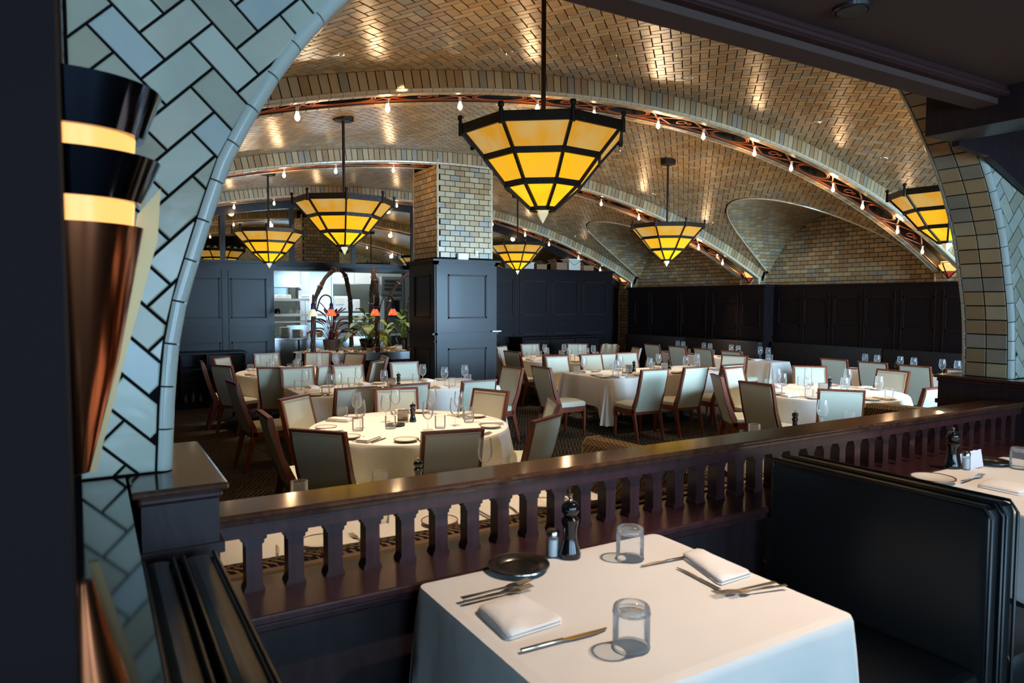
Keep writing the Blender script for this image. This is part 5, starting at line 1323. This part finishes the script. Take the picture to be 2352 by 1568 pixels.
booth('booth_bench', 'double black leather booth bench between the two front tables', 2.29, (1, -1), .985, 1.735, True)

# upholstered booths on the dining side of the railing
t = thing('rail_banquette', 'brown patterned banquette running along the far side of the railing', 'banquette', (0, 0, 0))
MB().box(.27, 8.2, 2.22, 2.25, 0, 1.065).build('back_board', 'banq_back', t)
MB().rbox(.27, 8.2, 2.25, 2.325, .4, 1.078, .02).build('back_cushion', 'banq', t, smooth=True)
MB().rbox(.27, 8.2, 2.30, 2.85, .36, .47, .03).build('seat', 'banq', t, smooth=True); MB().box(.3, 8.2, 2.36, 2.82, 0, .36).build('seat_base', 'panel', t)
for i, (xa, xb, ye, lab) in enumerate(((2.50, 2.66, 3.38, 'brown patterned booth divider left, rising above the railing'), (5.33, 5.50, 3.42, 'brown patterned booth divider right, below the round table at right'))):
    t = thing('booth_divider', lab, 'divider', (xa, 2.39, 0)); L_ = ye - 2.39
    m_ = MB(); rr = []
    for u in range(9):
        y = L_ * u / 8; h = 1.08 + .015 * sin(u / 8 * PI); rr.append([(0, y, .12), (xb - xa, y, .12), (xb - xa, y, h - .03), (xb - xa - .03, y, h), (.03, y, h), (0, y, h - .03)])
    m_.rings(rr); m_.build('upholstery', 'banq', t, smooth=False); MB().box(.02, xb - xa - .02, .0, L_ - .03, 0, .12).build('plinth', 'panel', t)
    pp_ = MB(); pp_.tube([(.0, L_, .2), (.0, L_, 1.05), (.03, L_ + .003, 1.082), (xb - xa - .03, L_ + .003, 1.082), (xb - xa, L_, 1.05), (xb - xa, L_, .2)], .006, 6); pp_.build('piping', 'banq_back', t)
# banquettes on the right wall
for nm, xx, ya, yb, lab in (('wall_banquette', 11.66, 2.5, 9.42, 'dark patterned banquette along the right wall below the panelling'), ('wall_banquette', 11.38, 9.46, 13.5, 'dark patterned banquette in the far right corner below the panelling')):
    t = thing(nm, lab, 'banquette', (xx, ya, 0)); n = max(2, int((yb - ya) / 2.0)); w_ = (yb - ya) / n
    for i in range(n): MB().rbox(-.13, .0, i * w_ + .003, (i + 1) * w_ - .003, .42, 1.10, .03).build('back_cushion', 'banq_dark', t, smooth=True)
    MB().rbox(-.44 if xx > 11.5 else -.36, -.05, 0, yb - ya, .34, .46, .03).build('seat', 'banq_dark', t, smooth=True); MB().box(-.41 if xx > 11.5 else -.33, 0, .02, yb - ya - .02, 0, .34).build('seat_base', 'panel', t)

# ================================================================== warm downlight pools over the tables, and added fill spots
for x, y in dl[:5] + dl[5:9]:
    q = SV(s_of(x), y, .03); spot('downlight_beam', q, 95, WARM2, 64, .7, .03, (x, y - .1, 0))
for x, y in ((2.4, 5.85), (3.3, 8.6), (2.7, 11.2), (7.6, 8.5), (7.85, 11.2), (7.8, 5.5), (11.0, 10.3), (11.0, 6)):
    spot('table_beam', (x, y, zv(x) - .05), 520 if y < 6 and x < 3 else 300, WARM2, 50, .8, .04, (x, y, 0))
for x, y in ((3.4, 13.0), (4.5, 12.9), (5.3, 12.9)): spot('display_fill', (x, y, zv(x) - .04), 170, WARM2, 42, .8, .03, (x, y + .15, .9))  # fill spots added to brighten the display paper, without fixtures
spot('booth_beam', (1.95, 1.0, 2.80), 138, (1, .83, .70), 60, .7, .02, (1.15, 1.36, 1.15))
spot('booth_beam', (3.15, 1.0, 2.80), 100, (1, .80, .62), 70, .7, .02, (3.3, 1.4, 1.15))
for bx_ in (3.3, 5.6): spot('rail_fill', (bx_, 3.1, zv(bx_) - .03), 220, WARM2, 60, .8, .03, (bx_, 3.1, .8))  # fill spots added to light the booth dividers, without fixtures
spot('booth_beam', (1.4, 3.4, 3.62), 230, WARM2, 50, .8, .03, (1.4, 3.4, .78))
